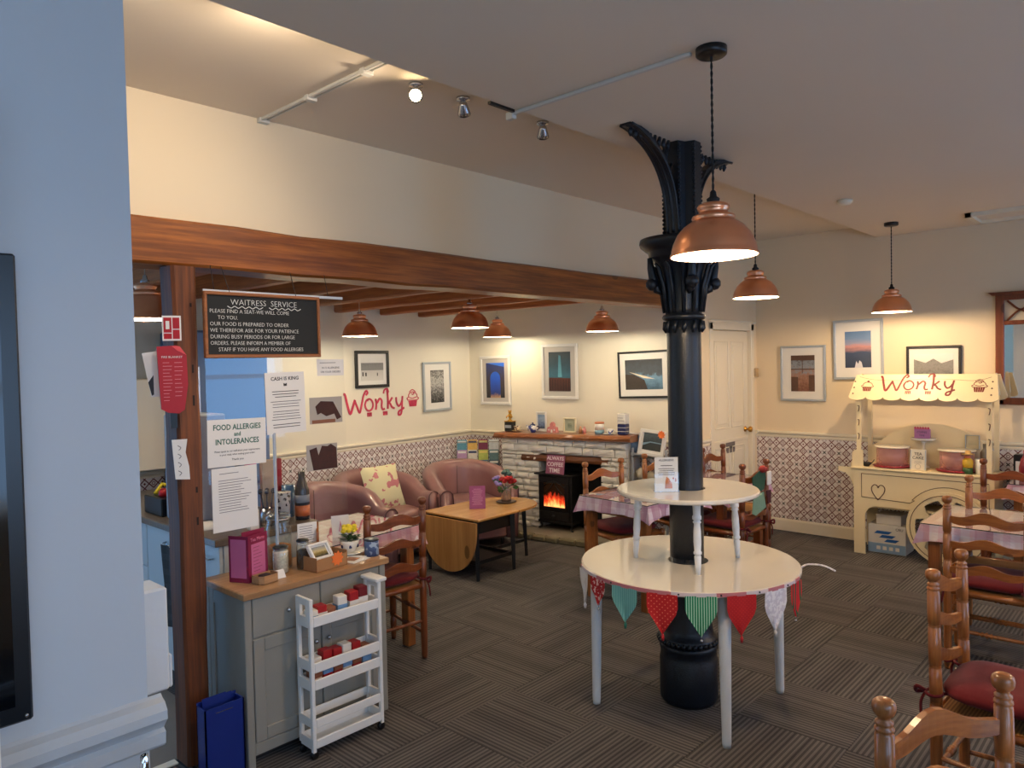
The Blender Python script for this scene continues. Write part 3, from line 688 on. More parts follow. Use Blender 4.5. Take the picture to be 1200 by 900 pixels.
def make_chair(label, post, slat, group=None, H=0.94):
    t = thing('dining_chair', label, 'chair', (0, 0, 0), 0, group)
    for s in (-1, 1):
        pr = post_profile(H); MB().tube([(-.19-.02*max(0, (z-.45)), s*.18, z) for z, r in pr], [max(r, .0006) for z, r in pr], 14).build('back_post', post, t)
    for zb, h in ((.795, .075), (.665, .065), (.53, .065)):
        n = 14; vs, fs = [], []
        for i in range(n+1):
            u = -1+2*i/n; y = u*.168; bow = -.035*(1-u*u)
            top = zb+h*(.52+.5*(math.cos(PI*min(1, abs(u)/.72))*.5+.5)); bot = zb+.010*math.cos(u*PI*1.5)+.006
            x = -.197+bow
            vs += [(x-.008, y, bot), (x+.008, y, bot), (x+.008, y, top), (x-.008, y, top)]
        for i in range(n):
            for j in range(4): l = (j+1) % 4; fs.append((i*4+j, i*4+l, i*4+4+l, i*4+4+j))
        fs += [(0, 1, 2, 3), (n*4, n*4+3, n*4+2, n*4+1)]
        MB().add(vs, fs).build('back_slat', slat, t)
    mb = MB(); mb.prism([(-.195, -.17), (.20, -.205), (.20, .205), (-.195, .17)], .415, .437, 'xy'); mb.build('seat', RUSH, t)
    mb = MB(); mb.tube([(-.19, -.18, .425), (.20, -.215, .425)], .017, 8).tube([(-.19, .18, .425), (.20, .215, .425)], .017, 8).tube([(.20, -.215, .425), (.20, .215, .425)], .018, 8).tube([(-.19, -.18, .425), (-.19, .18, .425)], .015, 8)
    mb.build('seat_rail', slat, t)
    for s in (-1, 1):
        MB().tube([(.20, s*.215, z) for z in (0, .02, .1, .13, .135, .145, .15, .3, .38, .385, .395, .40, .445, .452)], [.013, .016, .019, .018, .014, .014, .019, .021, .02, .015, .015, .021, .021, .01], 12).build('front_leg', post, t)
    def turned(a, b_, r=.011):
        a, b_ = Vector(a), Vector(b_); mb = MB(); k = [(0, .7), (.1, .9), (.38, 1), (.42, .7), (.44, 1.35), (.47, .8), (.5, 1.5), (.53, .8), (.56, 1.35), (.58, .7), (.62, 1), (.9, .9), (1, .7)]
        mb.tube([a.lerp(b_, q) for q, _ in k], [r*m_ for _, m_ in k], 8); mb.build('stretcher', post, t)
    turned((.20, -.21, .30), (.20, .21, .30)); turned((.20, -.21, .18), (.20, .21, .18)); turned((-.19, -.18, .22), (-.19, .18, .22))
    for s in (-1, 1): turned((-.19, s*.18, .27), (.20, s*.214, .27)); turned((-.19, s*.18, .15), (.20, s*.214, .15))
    return t
def place(c, x, y, hd): c.location = (x-(-.197)*math.cos(hd), y-(-.197)*math.sin(hd), 0); c.rotation_euler = (0, 0, hd); return c
def cushion(par_xyh, label, dz=.0, tuft=True, tie=True):
    x, y, hd = par_xyh; X, Y = x+.21*math.cos(hd), y+.21*math.sin(hd)
    t = thing('seat_cushion', label, 'cushion', (X, Y, .438+dz), hd, 'maroon chair cushions')
    n = 20; m = 10; vs, fs = [], []
    def sup(a, p=4.0): c_, s_ = math.cos(a), math.sin(a); return (abs(c_)**(2/p)*(1 if c_ > 0 else -1), abs(s_)**(2/p)*(1 if s_ > 0 else -1))
    vs.append((0, 0, .0))
    for j in range(1, m+1):
        f = j/m
        ph = -PI/2+PI*f
        rr = math.cos(ph)**.55 if 0 < f < 1 else 0
        z = .038+.038*math.sin(ph)
        if j == m: break
        for i in range(n):
            a = 2*PI*i/n; sx, sy2 = sup(a)
            zz = z
            if f > .5 and tuft: zz = z - .030*math.exp(-((rr)**2)/.06) - .004*max(0, math.cos(4*a))*(f > .6)
            vs.append((sx*rr*.205, sy2*rr*.205, max(zz, 0.001)))
    vs.append((0, 0, .052 if tuft else .076))
    for i in range(n): fs.append((0, 1+(i+1) % n, 1+i)); fs.append((len(vs)-1, len(vs)-1-n+i, len(vs)-1-n+(i+1) % n))
    for j in range(m-2):
        for i in range(n): l = (i+1) % n; fs.append((1+j*n+i, 1+j*n+l, 1+(j+1)*n+l, 1+(j+1)*n+i))
    MB().add(vs, fs, 0, True).build('pad', MAROON, t)
    if tie:
        for s in (-1, 1):
            mb = MB(); c = (-.21, s*.18, .03)
            ring = [(c[0]+.026*math.cos(2*PI*i/10), c[1]+.026*math.sin(2*PI*i/10), c[2]+.004*math.sin(2*PI*i/10)) for i in range(10)]
            mb.tube(ring, .006, 6, closed=True); mb.tube([(-.185, s*.17, .03), (-.15, s*.14, .03)], .006, 6)
            mb.tube(smooth_path([(-.236, s*.18, .03), (-.262, s*.195, .045), (-.268, s*.18, .02), (-.24, s*.178, .03)], 4), .007, 6)
            mb.tube(smooth_path([(-.236, s*.18, .03), (-.25, s*.19, -.01), (-.245, s*.20, -.07)], 4), .005, 5)
            mb.build('tie', MAROON, t)
    return t
R_ = math.radians
chA = make_chair('light pine ladder-back chair, nearest, at the bottom right corner', PINE, PINEH)
pine_spots = [('B', (3.07, .655), R_(-92.5), 'light pine ladder-back chair seen edge-on, maroon cushion tied on, behind the nearest chair'),
    ('C', (4.45, .775), 0.0, 'pine ladder-back chair with three wavy slats at the near side of the right-hand gingham table'),
    ('D', (5.27, .83), PI, 'pine ladder-back chair beyond the right-hand gingham table, before the sweet cart'),
    ('E', (6.16, .91), 0.0, 'dark pine ladder-back chair beside the right end of the sweet cart')]
place(chA, 1.884, .407, R_(-118.6))
dark_proto = None
for k, p, hd, lb in pine_spots:
    if k == 'E': dark_proto = place(make_chair(lb, DPINE, DPINEH), p[0], p[1], hd)
    else: place(dup(chA, label=lb), p[0], p[1], hd)
for k, p, hd, lb in [('F', (4.59, 3.305), R_(-104), 'pine ladder-back chair between the stove and the middle gingham table'),
    ('G', (5.26, 3.20), R_(-108), 'pine ladder-back chair behind the menu card on the upper white tier'),
    ('H', (5.86, 3.05), R_(-91), 'ladder-back chair in front of the cream door, just right of the column'),
    ('I', (5.145, 2.35), R_(87), 'ladder-back chair with green bunting on its back, right of the upper white tier'),
    ('J', (2.545, 3.265), R_(84), 'ladder-back chair just behind the grey sideboard, back to the viewer')]:
    place(dup(dark_proto if k in 'HI' else (chA if k not in 'J' else dark_proto), label=lb), p[0], p[1], hd)
cushion((3.07, .655, R_(-92.5)), 'plump maroon velvet cushion tied on the near edge-on pine chair', .03)
cushion((4.45, .775, 0), 'maroon cushion under the right-hand gingham table on the wavy-slatted chair')
cushion((5.145, 2.35, R_(87)), 'maroon cushion on the chair hung with green bunting')
cushion((2.545, 3.265, R_(84)), 'maroon cushion on the chair behind the grey sideboard')
cushion((5.26, 3.20, R_(-108)), 'dark red cushion on the chair behind the upper white tier', tie=False)
cushion((4.59, 3.305, R_(-104)), 'dark red cushion on the chair nearest the stove', tie=False)
# ------------------------------------------------------------------ dining tables with gingham cloths
GING = None
def ging(name, base, c1, c2):
    m, nt, b = newmat(name); x, y, z = xyz(nt); f = 13.0
    sx = (x*f).fract().lt(.42); sy2 = (y*f).fract().lt(.42); sz = (z*f).fract().lt(.42)
    tx = (x*f*0.25).fract().lt(.28); ty = (y*f*.25).fract().lt(.28)
    k = (sx+sy2+sz)/3.0
    c = mixc(nt, k, lin(base), lin(c1)); c = mixc(nt, (tx.mx(ty))*0.55, c, lin(c2))
    nt.links.new(c, b.inputs['Base Color']); b.inputs['Roughness'].default_value = .8; bump(nt, b, noise(nt, 12, 2), .15); return m
GINGP = ging('gingham_pink', (240, 228, 228), (222, 170, 178), (206, 140, 150)); GINGL = ging('gingham_lilac', (228, 214, 226), (190, 146, 176), (170, 112, 140))
GLASS_EDGE = flat('glass_edge', (40, 58, 54), 0.1)
def dining_table(x0, x1, y0, y1, rz, labels, cloth, wd=None, seed=0, cut=None):
    W_, D_ = x1-x0, y1-y0; cx, cy2 = (x0+x1)/2, (y0+y1)/2; hw, hd = W_/2, D_/2; wd = wd or PINEH
    t = thing('dining_table', labels[0], 'table', (cx, cy2, 0), rz)
    MB().box(-hw, hw, -hd, hd, .705, .728, c=.004).build('table_top', wd, t)
    MB().box(-hw+.04, hw-.04, -hd+.04, -hd+.06, .62, .705).box(-hw+.04, hw-.04, hd-.06, hd-.04, .62, .705).box(-hw+.04, -hw+.06, -hd+.04, hd-.04, .62, .705).box(hw-.06, hw-.04, -hd+.04, hd-.04, .62, .705).build('apron', wd, t)
    for sx in (-1, 1):
        for sy2 in (-1, 1): MB().box(sx*(hw-.03), sx*(hw-.09), sy2*(hd-.03), sy2*(hd-.09), 0, .705, c=.004).build('leg', PINE if wd is PINEH else DPINE, t)
    rnd = random.Random(seed); n = 22; per = []
    for sd in range(4):
        for i in range(n):
            u = -1+2*i/n
            p = [(u*hw, -hd), (hw, u*hd), (-u*hw, hd), (-hw, -u*hd)][sd]; nrm = [(0, -1), (1, 0), (0, 1), (-1, 0)][sd]
            e = abs(u)**6; L_ = [hw, hd, hw, hd][sd]
            per.append((p, nrm, e, u*L_))
    vs, fs = [], []; N = len(per); rows = 5; e0 = .004
    for r in range(rows+1):
        f = r/rows
        for p, nr, e, s in per:
            wav = .008*math.sin(s*26+seed)+.006*math.sin(s*47); cr = e
            out = e0+f*(.012+wav+.02*cr); cxn = (1 if p[0] > 0 else -1)*cr*.035*f; cyn = (1 if p[1] > 0 else -1)*cr*.035*f
            vs.append((p[0]+nr[0]*out+cxn*(nr[0] == 0), p[1]+nr[1]*out+cyn*(nr[1] == 0), .7315-f*(.086+.032*cr+.004*math.sin(s*9+seed))))
    for r in range(rows):
        for i in range(N): l = (i+1) % N; fs.append((r*N+i, r*N+l, (r+1)*N+l, (r+1)*N+i))
    fs.append(tuple(range(N)))
    o = MB().add(vs, fs).build('tablecloth', cloth, None, (cx, cy2, 0), (0, 0, rz)); tag(o, labels[1], 'tablecloth')
    g = thing('glass_table_cover', labels[2], 'glass', (cx, cy2, .7322), rz)
    MB().box(-hw-.004, hw+.004, -hd-.004, hd+.004, 0, .0045).build('pane', CLEAR, g)
    mb = MB()
    for a in ((-hw-.006, hw+.006, -hd-.006, -hd-.0042), (-hw-.006, hw+.006, hd+.0042, hd+.006), (-hw-.006, -hw-.0042, -hd, hd), (hw+.0042, hw+.006, -hd, hd)): mb.box(a[0], a[1], a[2], a[3], 0, .0045)
    mb.build('polished_edge', GLASS_EDGE, g)
    return t
dining_table(4.64, 5.30, .42, 1.13, 0, ('pine table with thick square legs at the right, nearest the sweet cart', 'pink and lilac gingham cloth on the right-hand pine table', 'sheet of clear glass on the right-hand gingham cloth'), GINGP, seed=1)
dining_table(6.40, 7.0, .30, .98, 0, ('small table against the cart wall at the right edge', 'pink gingham cloth on the small table right of the sweet cart', 'glass sheet on the small table right of the sweet cart'), GINGP, seed=2)
dining_table(4.16, 4.84, 2.60, 3.20, R_(-5), ('pine table in the middle, before the fireplace', 'lilac and red gingham cloth on the table before the fireplace', 'glass sheet on the table before the fireplace'), GINGL, seed=3)
dining_table(4.98, 5.72, 2.50, 3.02, 0, ('table half hidden behind the iron column', 'pink gingham cloth on the table behind the iron column', 'glass sheet on the table behind the iron column'), GINGL, DPINEH, seed=4)
dining_table(2.14, 2.84, 3.40, 3.98, R_(4), ('table behind the grey sideboard', 'pink and white gingham cloth on the table behind the grey sideboard', 'glass sheet on the table behind the grey sideboard'), GINGP, seed=5)
dining_table(1.55, 3.25, -.55, .23, R_(-4), ('table at the bottom right edge, mostly out of view', 'white and lilac cloth corner beside the nearest chairs', 'glass sheet over the white cloth at the bottom right edge'), GINGP, seed=6)
# bunting and bag hung on the chair back right of the column
t = thing('hanging_bunting', 'dark green and red bunting with a pale green cloth hung over a chair back', 'bunting', (5.145, 2.322, 0), R_(87-90))
mb = MB(); mb.prism([(-.15, .93-.09), (.03, .90), (.05, .82), (.02, .74), (-.06, .72), (-.14, .76)], -.036, -.03); mb.build('green_cloth', flat('dark_green_cloth', (30, 74, 60), .9, bmp=.3, var=.3), t)
MB().prism([(-.13, .70), (.02, .72), (.05, .60), (-.10, .56), (-.15, .58)], -.034, -.028).build('pale_cloth', flat('pale_green_cloth', (126, 160, 136), .9, bmp=.3), t)
MB().sphere((-.02, -.045, .89), .028, 8).sphere((.02, -.045, .885), .02, 8).build('red_flower', flat('berry_red', (150, 40, 40), .7), t)
MB().box(.07, .13, -.04, -.03, .76, .86, c=.003).build('tag_card', PAPER, t)
MB().prism([(.06, .72), (.13, .72), (.125, .63), (.08, .62)], -.036, -.03).build('dark_flag', flat('plum', (70, 20, 34), .8), t)

# ------------------------------------------------------------------ stone fireplace with stove
STONE = flat('painted_stone', (234, 230, 220), 0.85, var=0.10, nscale=14, bmp=0.5)
rz_f = math.atan2(-1, .09)          # local x runs to the right along the chimney front, local -y into the room
fo = (5.475, 5.255)
fp = thing('stone_fireplace', 'white-painted rough stone fireplace with a thick waxed timber mantel', 'fireplace', (fo[0], fo[1], 0), rz_f)
FW = 1.485
MB().box(0.03, .50, .03, .36, .05, .945).box(1.21, FW, .03, .36, .05, .975).box(.50, 1.21, .03, .36, .79, .975).build('mortar_core', MORTAR, fp)
MB().box(.49, 1.22, .247, .26, .05, .80).build('back_panel', flat('soot', (22, 20, 20), .9), fp)
rs = random.Random(3)
def stone(x0, x1, z0, z1, side=False):
    mb = MB(); y0 = -.012-rs.random()*.028; n = 3; g = .004
    x0, x1, z0, z1 = x0+g, x1-g, z0+g, z1-g; k = [[rs.uniform(-.006, .006) for _ in range(4)] for _ in range(4)]
    vs = []
    for j in range(4):
        for i in range(4):
            e = (i in (0, 3)) or (j in (0, 3))
            vs.append((x0+(x1-x0)*i/3+k[i][j]*.5*(not (i in (0, 3))), (y0+k[j][i])*(1 if not e else .2), z0+(z1-z0)*j/3+(k[j][i]*.4)))
    fs = [(j*4+i, j*4+i+1, j*4+i+5, j*4+i+4) for j in range(3) for i in range(3)]
    m = len(vs); rim = [0, 1, 2, 3, 7, 11, 15, 14, 13, 12, 8, 4]; bk = .08 if side else .045
    vs += [(vs[r][0], bk, vs[r][2]) for r in rim]
    fs += [(rim[q], rim[(q+1) % 12], m+(q+1) % 12, m+q) for q in range(12)]
    mb.add(vs, fs); mb.build('stone', STONE, fp)
def wallstones(x0, x1, z0, z1, hmin, hmax, lmin, lmax):
    z = z0
    while z < z1-.015:
        h = min(rs.uniform(hmin, hmax), z1-z)
        if z1-z-h < .03: h = z1-z
        x = x0
        while x < x1-.01:
            l = rs.uniform(lmin, lmax)
            if x1-x-l < lmin*.6: l = x1-x
            stone(x, x+l, z, z+h); x += l
        z += h
wallstones(.03, .50, .05, .80, .045, .08, .09, .22)
wallstones(1.21, FW, .05, .80, .045, .08, .08, .18)
wallstones(.03, FW, .80, .945, .07, .08, .12, .26)
# left return of the chimney
mb = MB(); mb.box(.022, .03, .02, .4, .05, .94).build('side_face', STONE, fp)
def rustic(L, d0, d1, h, n=26, j=.012, seed=1):
    r = random.Random(seed); vs, fs = [], []
    for i in range(n+1):
        x = L*i/n; a, b_, c = r.uniform(-j, j), r.uniform(-j, j)*.6, r.uniform(-j, j)
        for y, z in ((d0+a, .012), (d0+a-.006, h*.5+b_), (d0+.012+a*.6, h-.006), (d0+.04, h), (d1, h), (d1, 0), (d0+.03+c, 0.0)): vs.append((x, y, z))
    for i in range(n):
        for q in range(7): l = (q+1) % 7; fs.append((i*7+q, i*7+l, i*7+7+l, i*7+7+q))
    fs += [tuple(range(7))[::-1], tuple(n*7+q for q in range(7))]
    return MB().add(vs, fs)
MANT = wood('mantel_wood', (158, 96, 54), (100, 54, 26), 0, 0.35, 1.0, True, 0.5)
LINT = wood('lintel_wood', (120, 70, 36), (74, 40, 20), 0, 0.5, 1.0)
o = rustic(1.57, -.08, .36, .062, seed=4).build('mantel_shelf', MANT, fp, (-.01, 0, .925)); o.rotation_euler = (0, R_(-1.1), 0)
o = rustic(1.0, -.022, .1, .072, seed=9, j=.005).build('timber_lintel', LINT, fp, (.295, 0, .707)); o.rotation_euler = (0, R_(-1.0), 0)
HEARTH = flat('hearth_stone', (120, 112, 98), .8, var=.2, nscale=10, bmp=.5)
mb = MB(); mb.prism([(-.22, .3), (-.20, -.13), (.1, -.22), (.5, -.25), (.95, -.27), (1.35, -.28), (1.6, -.2), (1.6, .3)], .0, .055, 'xy'); mb.build('hearth_slab', HEARTH, fp)
r = random.Random(8); x = -.2
while x < 1.5:
    l = r.uniform(.12, .26); MB().at((x+l/2, -.25-.02*math.sin(x*3), 0), (0, 0, r.uniform(-.1, .1))).box(-l/2, l/2-.006, -.045, .04, 0, .052+r.random()*.01, c=.012).build('edge_stone', flat('edge_stone', (112, 104, 80), .85, var=.35, nscale=16, bmp=.6), fp); x += l
# stove
CAST = flat('cast_iron_black', (14, 14, 16), .42, bmp=.1, nscale=30)
def fl_pos(lx, ly): c_, s_ = math.cos(rz_f), math.sin(rz_f); return (fo[0]+lx*c_-ly*s_, fo[1]+lx*s_+ly*c_)
sx_, sy_ = fl_pos(.70, -.03)
st = thing('electric_stove', 'small black stove with a glowing orange flame window in the fireplace', 'stove', (sx_, sy_, .057), rz_f)
MB().box(-.195, .195, .0, .27, .075, .535, c=.006).box(-.2, .2, -.008, .275, .06, .085, c=.004).build('body', CAST, st)
MB().box(-.225, .225, -.035, .29, .535, .552, c=.005).build('top_plate', CAST, st)
mb = MB(); mb.box(-.17, .17, -.014, 0, .46, .52, c=.004).box(-.17, -.125, -.014, 0, .2, .46).box(.125, .17, -.014, 0, .2, .46).box(-.17, .17, -.014, 0, .19, .225, c=.003)
mb.tube([(-.125, -.014, .42), (-.07, -.016, .46), (0, -.016, .475), (.07, -.016, .46), (.125, -.014, .42)], .007, 6).tube([(0, -.014, .475), (-.05, -.014, .40), (-.125, -.014, .34)], .004, 5).tube([(0, -.014, .475), (.05, -.014, .40), (.125, -.014, .34)], .004, 5)
mb.box(-.17, .17, -.014, 0, .095, .18, c=.004); mb.build('door', CAST, st)
MB().lathe([(.008, 0), (.008, -.012), (.014, -.016), (.012, -.03), (0, -.032)], 10, axis=1, c=(0, -.014, .14)).build('knob', CAST, st)
def flame_mat():
    m, nt, b = newmat('flame'); x, y, z = xyz(nt)
    v = texco(nt, 'Object', (26, 1, 12)); n = noise(nt, 1.0, 4, v, .6)
    h = (z-.225)/.16; hill = (x.abs()*-3.2+1.0)
    k = (n*1.35+hill*.55-h*.95-.35)
    nt.links.new(ramp(nt, k, [(0.0, (0.004, .001, 0, 1)), (.3, (.35, .02, .005, 1)), (.5, (1.0, .10, .02, 1)), (.75, (1, .36, .10, 1))]), b.inputs['Emission Color'])
    b.inputs['Emission Strength'].default_value = 2.2; b.inputs['Base Color'].default_value = (.01, .01, .01, 1); b.inputs['Roughness'].default_value = .15; return m
MB().box(-.127, .127, -.006, -.003, .222, .465).build('flame_window', flame_mat(), st)
for a, b_ in ((-.17, .02), (.17, .02), (-.17, .24), (.17, .24)):
    s = 1 if a > 0 else -1; MB().tube(smooth_path([(a, b_, .07), (a+.012*s, b_-.004, .05), (a, b_, .025), (a+.02*s, b_-.012, .006), (a+.03*s, b_-.016, .004)], 4), .010, 7).build('foot', CAST, st)
tx, ty = fl_pos(.72, -.060)
PINKS = flat('sign_pink', (150, 84, 112), .6)
t = thing('gin_time_sign', 'dusky pink square sign with white capitals leaning above the stove', 'sign', (tx, ty, .61), rz_f)
MB().at((0, 0, 0), (R_(-10), 0, 0)).box(-.105, .105, 0, .012, 0, .185, c=.002).build('panel', PINKS, t)
for s_, z_, k in (('ALWAYS', .135, .05), ('COFFEE', .075, .055), ('TIME', .015, .06)): text('lettering', s_, k, flat('sign_white', (232, 214, 222), .6), t, (0, -.003+z_*.18, z_), (R_(80), 0, 0), off=.001)

# ------------------------------------------------------------------ pictures
def art(name, stops, nscale=8, namt=.35, axis=2, h=.4, stretch=(1, 1, 1)):
    m, nt, b = newmat(name); c = xyz(nt); n = noise(nt, nscale*2.2, 6, texco(nt, 'Object', stretch), .7)
    k = c[axis]/h+0.5+(n-0.5)*namt*1.5
    nt.links.new(ramp(nt, k, [(p, lin(q)) for p, q in stops]), b.inputs['Base Color']); b.inputs['Roughness'].default_value = .5
    b.inputs['Coat Weight'].default_value = .0; return m
FR_W = flat('frame_white', (226, 224, 218), .45, var=.02); FR_B = flat('frame_black', (18, 17, 18), .4); FR_S = flat('frame_silver', (176, 184, 190), .35, .3, var=.03)
MOUNT = flat('mount_board', (228, 226, 220), .7, var=.01); MOUNTG = flat('mount_grey', (186, 182, 176), .7, var=.02)
def picture(label, W_, H_, ctr, rz, frame, fwid, mount, mw, mh, art_m, tilt=0, extra=None, dy=0, name='framed_picture', lean=0, group=None, oz=0):
    t = thing(name, label, 'picture', ctr, rz, group)
    t.rotation_euler = (lean, tilt, rz)
    d = .022; mb = MB(); w2, h2 = W_/2, H_/2
    mb.box(-w2, w2, -d, 0, h2-fwid, h2, c=.003).box(-w2, w2, -d, 0, -h2, -h2+fwid, c=.003).box(-w2, -w2+fwid, -d, 0, -h2+fwid, h2-fwid, c=.003).box(w2-fwid, w2, -d, 0, -h2+fwid, h2-fwid, c=.003)
    mb.build('frame', frame, t)
    MB().box(-w2+fwid, w2-fwid, -.010, -.002, -h2+fwid, h2-fwid).build('mount', mount, t)
    p = MB().box(-mw/2, mw/2, -.0115, -.010, -mh/2+oz, mh/2+oz).build('print', art_m, t)
    if extra: extra(t, mw, mh)
    return t
A = R_(-90)+math.atan(.0579); AW = math.atan2(.38, 5.14)   # lounge back wall and lounge left wall directions
def on_back(Y, z, off=.006): X = 5.74+(5.95-Y)*.0579; return (X-off, Y, z)
def on_wonky(X, z, off=.006): Y = 5.57+(X-.6)*.0739; return (X, Y-off, z)
def viaduct(t, w_, h_):
    mb = MB(); n = 12; out = [(-w_/2, -h_/2), (-w_/2, h_*.5), (w_/2, h_*.38), (w_/2, -h_/2), (w_*.28, -h_/2)]
    arch = [(w_*.28*math.cos(PI*i/n)-.0, h_*.05+h_*.2*math.sin(PI*i/n)) for i in range(n+1)]
    mb.prism(out+arch+[(-w_*.28, -h_/2)], -.0122, -.0116); mb.build('printed_arch', art('viaduct_stone', [(0, (30, 26, 34)), (.5, (60, 52, 60)), (1, (44, 60, 120))], 30, .5), t)
picture('white framed picture of a dark viaduct arch against blue, left over the mantel', .43, .53, on_back(5.56, 1.512), A, FR_W, .03, MOUNTG, .26, .38, art('art_blue', [(0, (190, 150, 110)), (.12, (30, 50, 120)), (.5, (30, 80, 190)), (1, (50, 110, 220))], 8, .15, h=.38), extra=viaduct, tilt=R_(-.5))
def aurora(t, w_, h_):
    mb = MB(); mb.prism([(-w_/2, -h_/2), (w_/2, -h_/2), (w_/2, -h_*.17), (-w_/2, -h_*.15)], -.0122, -.0116); mb.build('printed_bridge', art('bridge_lights', [(0, (60, 30, 26)), (.45, (92, 44, 34)), (.62, (220, 150, 90)), (.75, (60, 40, 40))], 22, .5, h=.3), t)
    mb = MB()
    for x in range(8): mb.box(-w_/2+.01+x*w_/8, -w_/2+.016+x*w_/8, -.0128, -.0124, -h_/2, -h_*.2)
    mb.build('printed_piers', flat('pier_dark', (36, 20, 22), .6), t)
    mb = MB(); mb.prism([(-.02, -h_*.14), (.03, -h_*.14), (.015, h_*.40), (-.01, h_*.42)], -.0122, -.0116); mb.build('printed_beam', art('beam_teal', [(0, (110, 180, 200)), (1, (50, 110, 130))], 10, .3), t)
picture('white framed picture of a teal night sky over a lit bridge, middle over the mantel', .45, .56, on_back(4.70, 1.60), A, FR_W, .03, MOUNTG, .27, .40, art('art_teal', [(0, (40, 60, 70)), (.4, (50, 100, 120)), (.7, (34, 66, 80)), (1, (24, 44, 56))], 7, .25, h=.4), extra=aurora)
def clouds(t, w_, h_):
    mb = MB(); mb.prism([(-w_/2, -h_/2), (w_*.1, -h_/2), (w_*.02, -h_*.18), (-w_*.25, h_*.0), (-w_/2, h_*.02)], -.0122, -.0116); mb.build('printed_pier', flat('pier_brown', (52, 44, 40), .6, var=.3, nscale=60), t)
    mb = MB(); mb.prism([(-w_*.4, h_*.1), (w_*.0, -h_*.12), (w_*.3, -h_*.16), (w_*.06, -h_*.06)], -.0126, -.0123); mb.build('printed_glow', flat('glow_sky', (226, 214, 190), .6), t)
picture('black framed wide picture of a dark cloudy pier at dusk, beside the column', .54, .44, on_back(3.74, 1.565), A, FR_B, .018, MOUNT, .39, .28, art('art_dusk', [(0, (60, 90, 110)), (.4, (110, 150, 180)), (.55, (70, 80, 90)), (1, (50, 54, 60))], 9, .5, h=.28), extra=clouds, tilt=R_(-1.5))
def bwtown(t, w_, h_):
    mb = MB(); mb.box(-w_/2, w_/2, -.0122, -.0116, -.01, h_*.28); mb.build('printed_building', art('bw_building', [(0, (60, 60, 60)), (.5, (130, 130, 130)), (1, (90, 90, 90))], 40, .8), t)
    MB().box(-w_*.45, -w_*.4, -.0124, -.0118, -h_*.3, -h_*.12).box(-w_*.32, -w_*.26, -.0124, -.0118, -h_*.3, -h_*.14).box(w_*.2, w_*.24, -.0124, -.0118, -h_*.3, -h_*.16).build('printed_figures', flat('figure_dark', (40, 40, 40), .6), t)
picture('black framed black and white street print above the red lettering', .42, .36, on_wonky(4.31, 1.665), AW, FR_B, .03, MOUNT, .28, .22, art('art_bw', [(0, (210, 208, 202)), (.5, (190, 188, 184)), (1, (222, 220, 216))], 12, .2, h=.22), extra=bwtown)
picture('silver framed black and white print of rooftops near the lounge corner', .42, .52, on_wonky(5.20, 1.465), AW, FR_S, .022, MOUNT, .2, .345, art('art_roofs', [(0, (40, 40, 40)), (.4, (120, 120, 118)), (.6, (190, 190, 186)), (1, (90, 90, 90))], 26, 1.3, h=.34), tilt=R_(-.6))
NB = R_(-90)
def cafe(t, w_, h_):
    mb = MB(); mb.box(-w_/2, w_/2, -.0122, -.0116, h_*.36, h_*.5).box(-w_/2, -w_*.2, -.0122, -.0116, -h_/2, -h_*.1).box(w_*.25, w_/2, -.0122, -.0116, -h_/2, -h_*.05).box(-w_*.03, w_*.0, -.0122, -.0116, 0, h_*.4).box(-w_/2, w_/2, -.0122, -.0116, h_*.10, h_*.13)
    mb.build('printed_interior', flat('interior_brown', (84, 58, 44), .6, var=.3, nscale=50), t)
picture('white framed picture of a brown interior, leftmost on the cart wall', .43, .53, (BX-.006, 2.722, 1.54), NB, FR_S, .02, MOUNT, .225, .345, art('art_interior', [(0, (110, 70, 54)), (.4, (150, 110, 90)), (.7, (130, 140, 150)), (1, (90, 84, 84))], 18, .9, h=.34), extra=cafe)
def seadawn(t, w_, h_):
    mb = MB(); mb.prism([(-.03, -h_*.5), (.04, -h_*.5), (.03, -h_*.36), (.012, -h_*.3), (0, -h_*.4), (-.016, -h_*.32)], -.0122, -.0116); mb.build('printed_foam', flat('foam_white', (214, 214, 220), .6), t)
picture('pale framed picture of a pink and blue sunset sea, highest on the cart wall', .43, .545, (BX-.006, 2.22, 1.755), NB, FR_S, .022, MOUNT, .225, .33, art('art_sunset', [(0, (40, 50, 74)), (.42, (60, 76, 104)), (.58, (196, 140, 136)), (.66, (150, 150, 176)), (.8, (110, 140, 180)), (1, (90, 124, 168))], 7, .18, h=.33, stretch=(.4, 1, 2)), extra=seadawn, tilt=R_(-.7))
def bwhill(t, w_, h_): MB().prism([(-w_/2, -h_/2), (w_/2, -h_/2), (w_/2, h_*.25), (w_*.2, h_*.1), (0, h_*.3), (-w_*.2, h_*.12), (-w_/2, h_*.28)], -.0122, -.0116).build('printed_hills', art('bw_hills', [(0, (80, 80, 80)), (.5, (130, 130, 130)), (1, (60, 60, 60))], 22, .9), t)
picture('black framed black and white landscape just above the cart awning', .42, .34, (BX-.006, 1.61, 1.60), NB, FR_B, .022, MOUNT, .30, .20, art('art_bwsky', [(0, (200, 200, 198)), (1, (226, 226, 224))], 6, .2, h=.2), extra=bwhill)
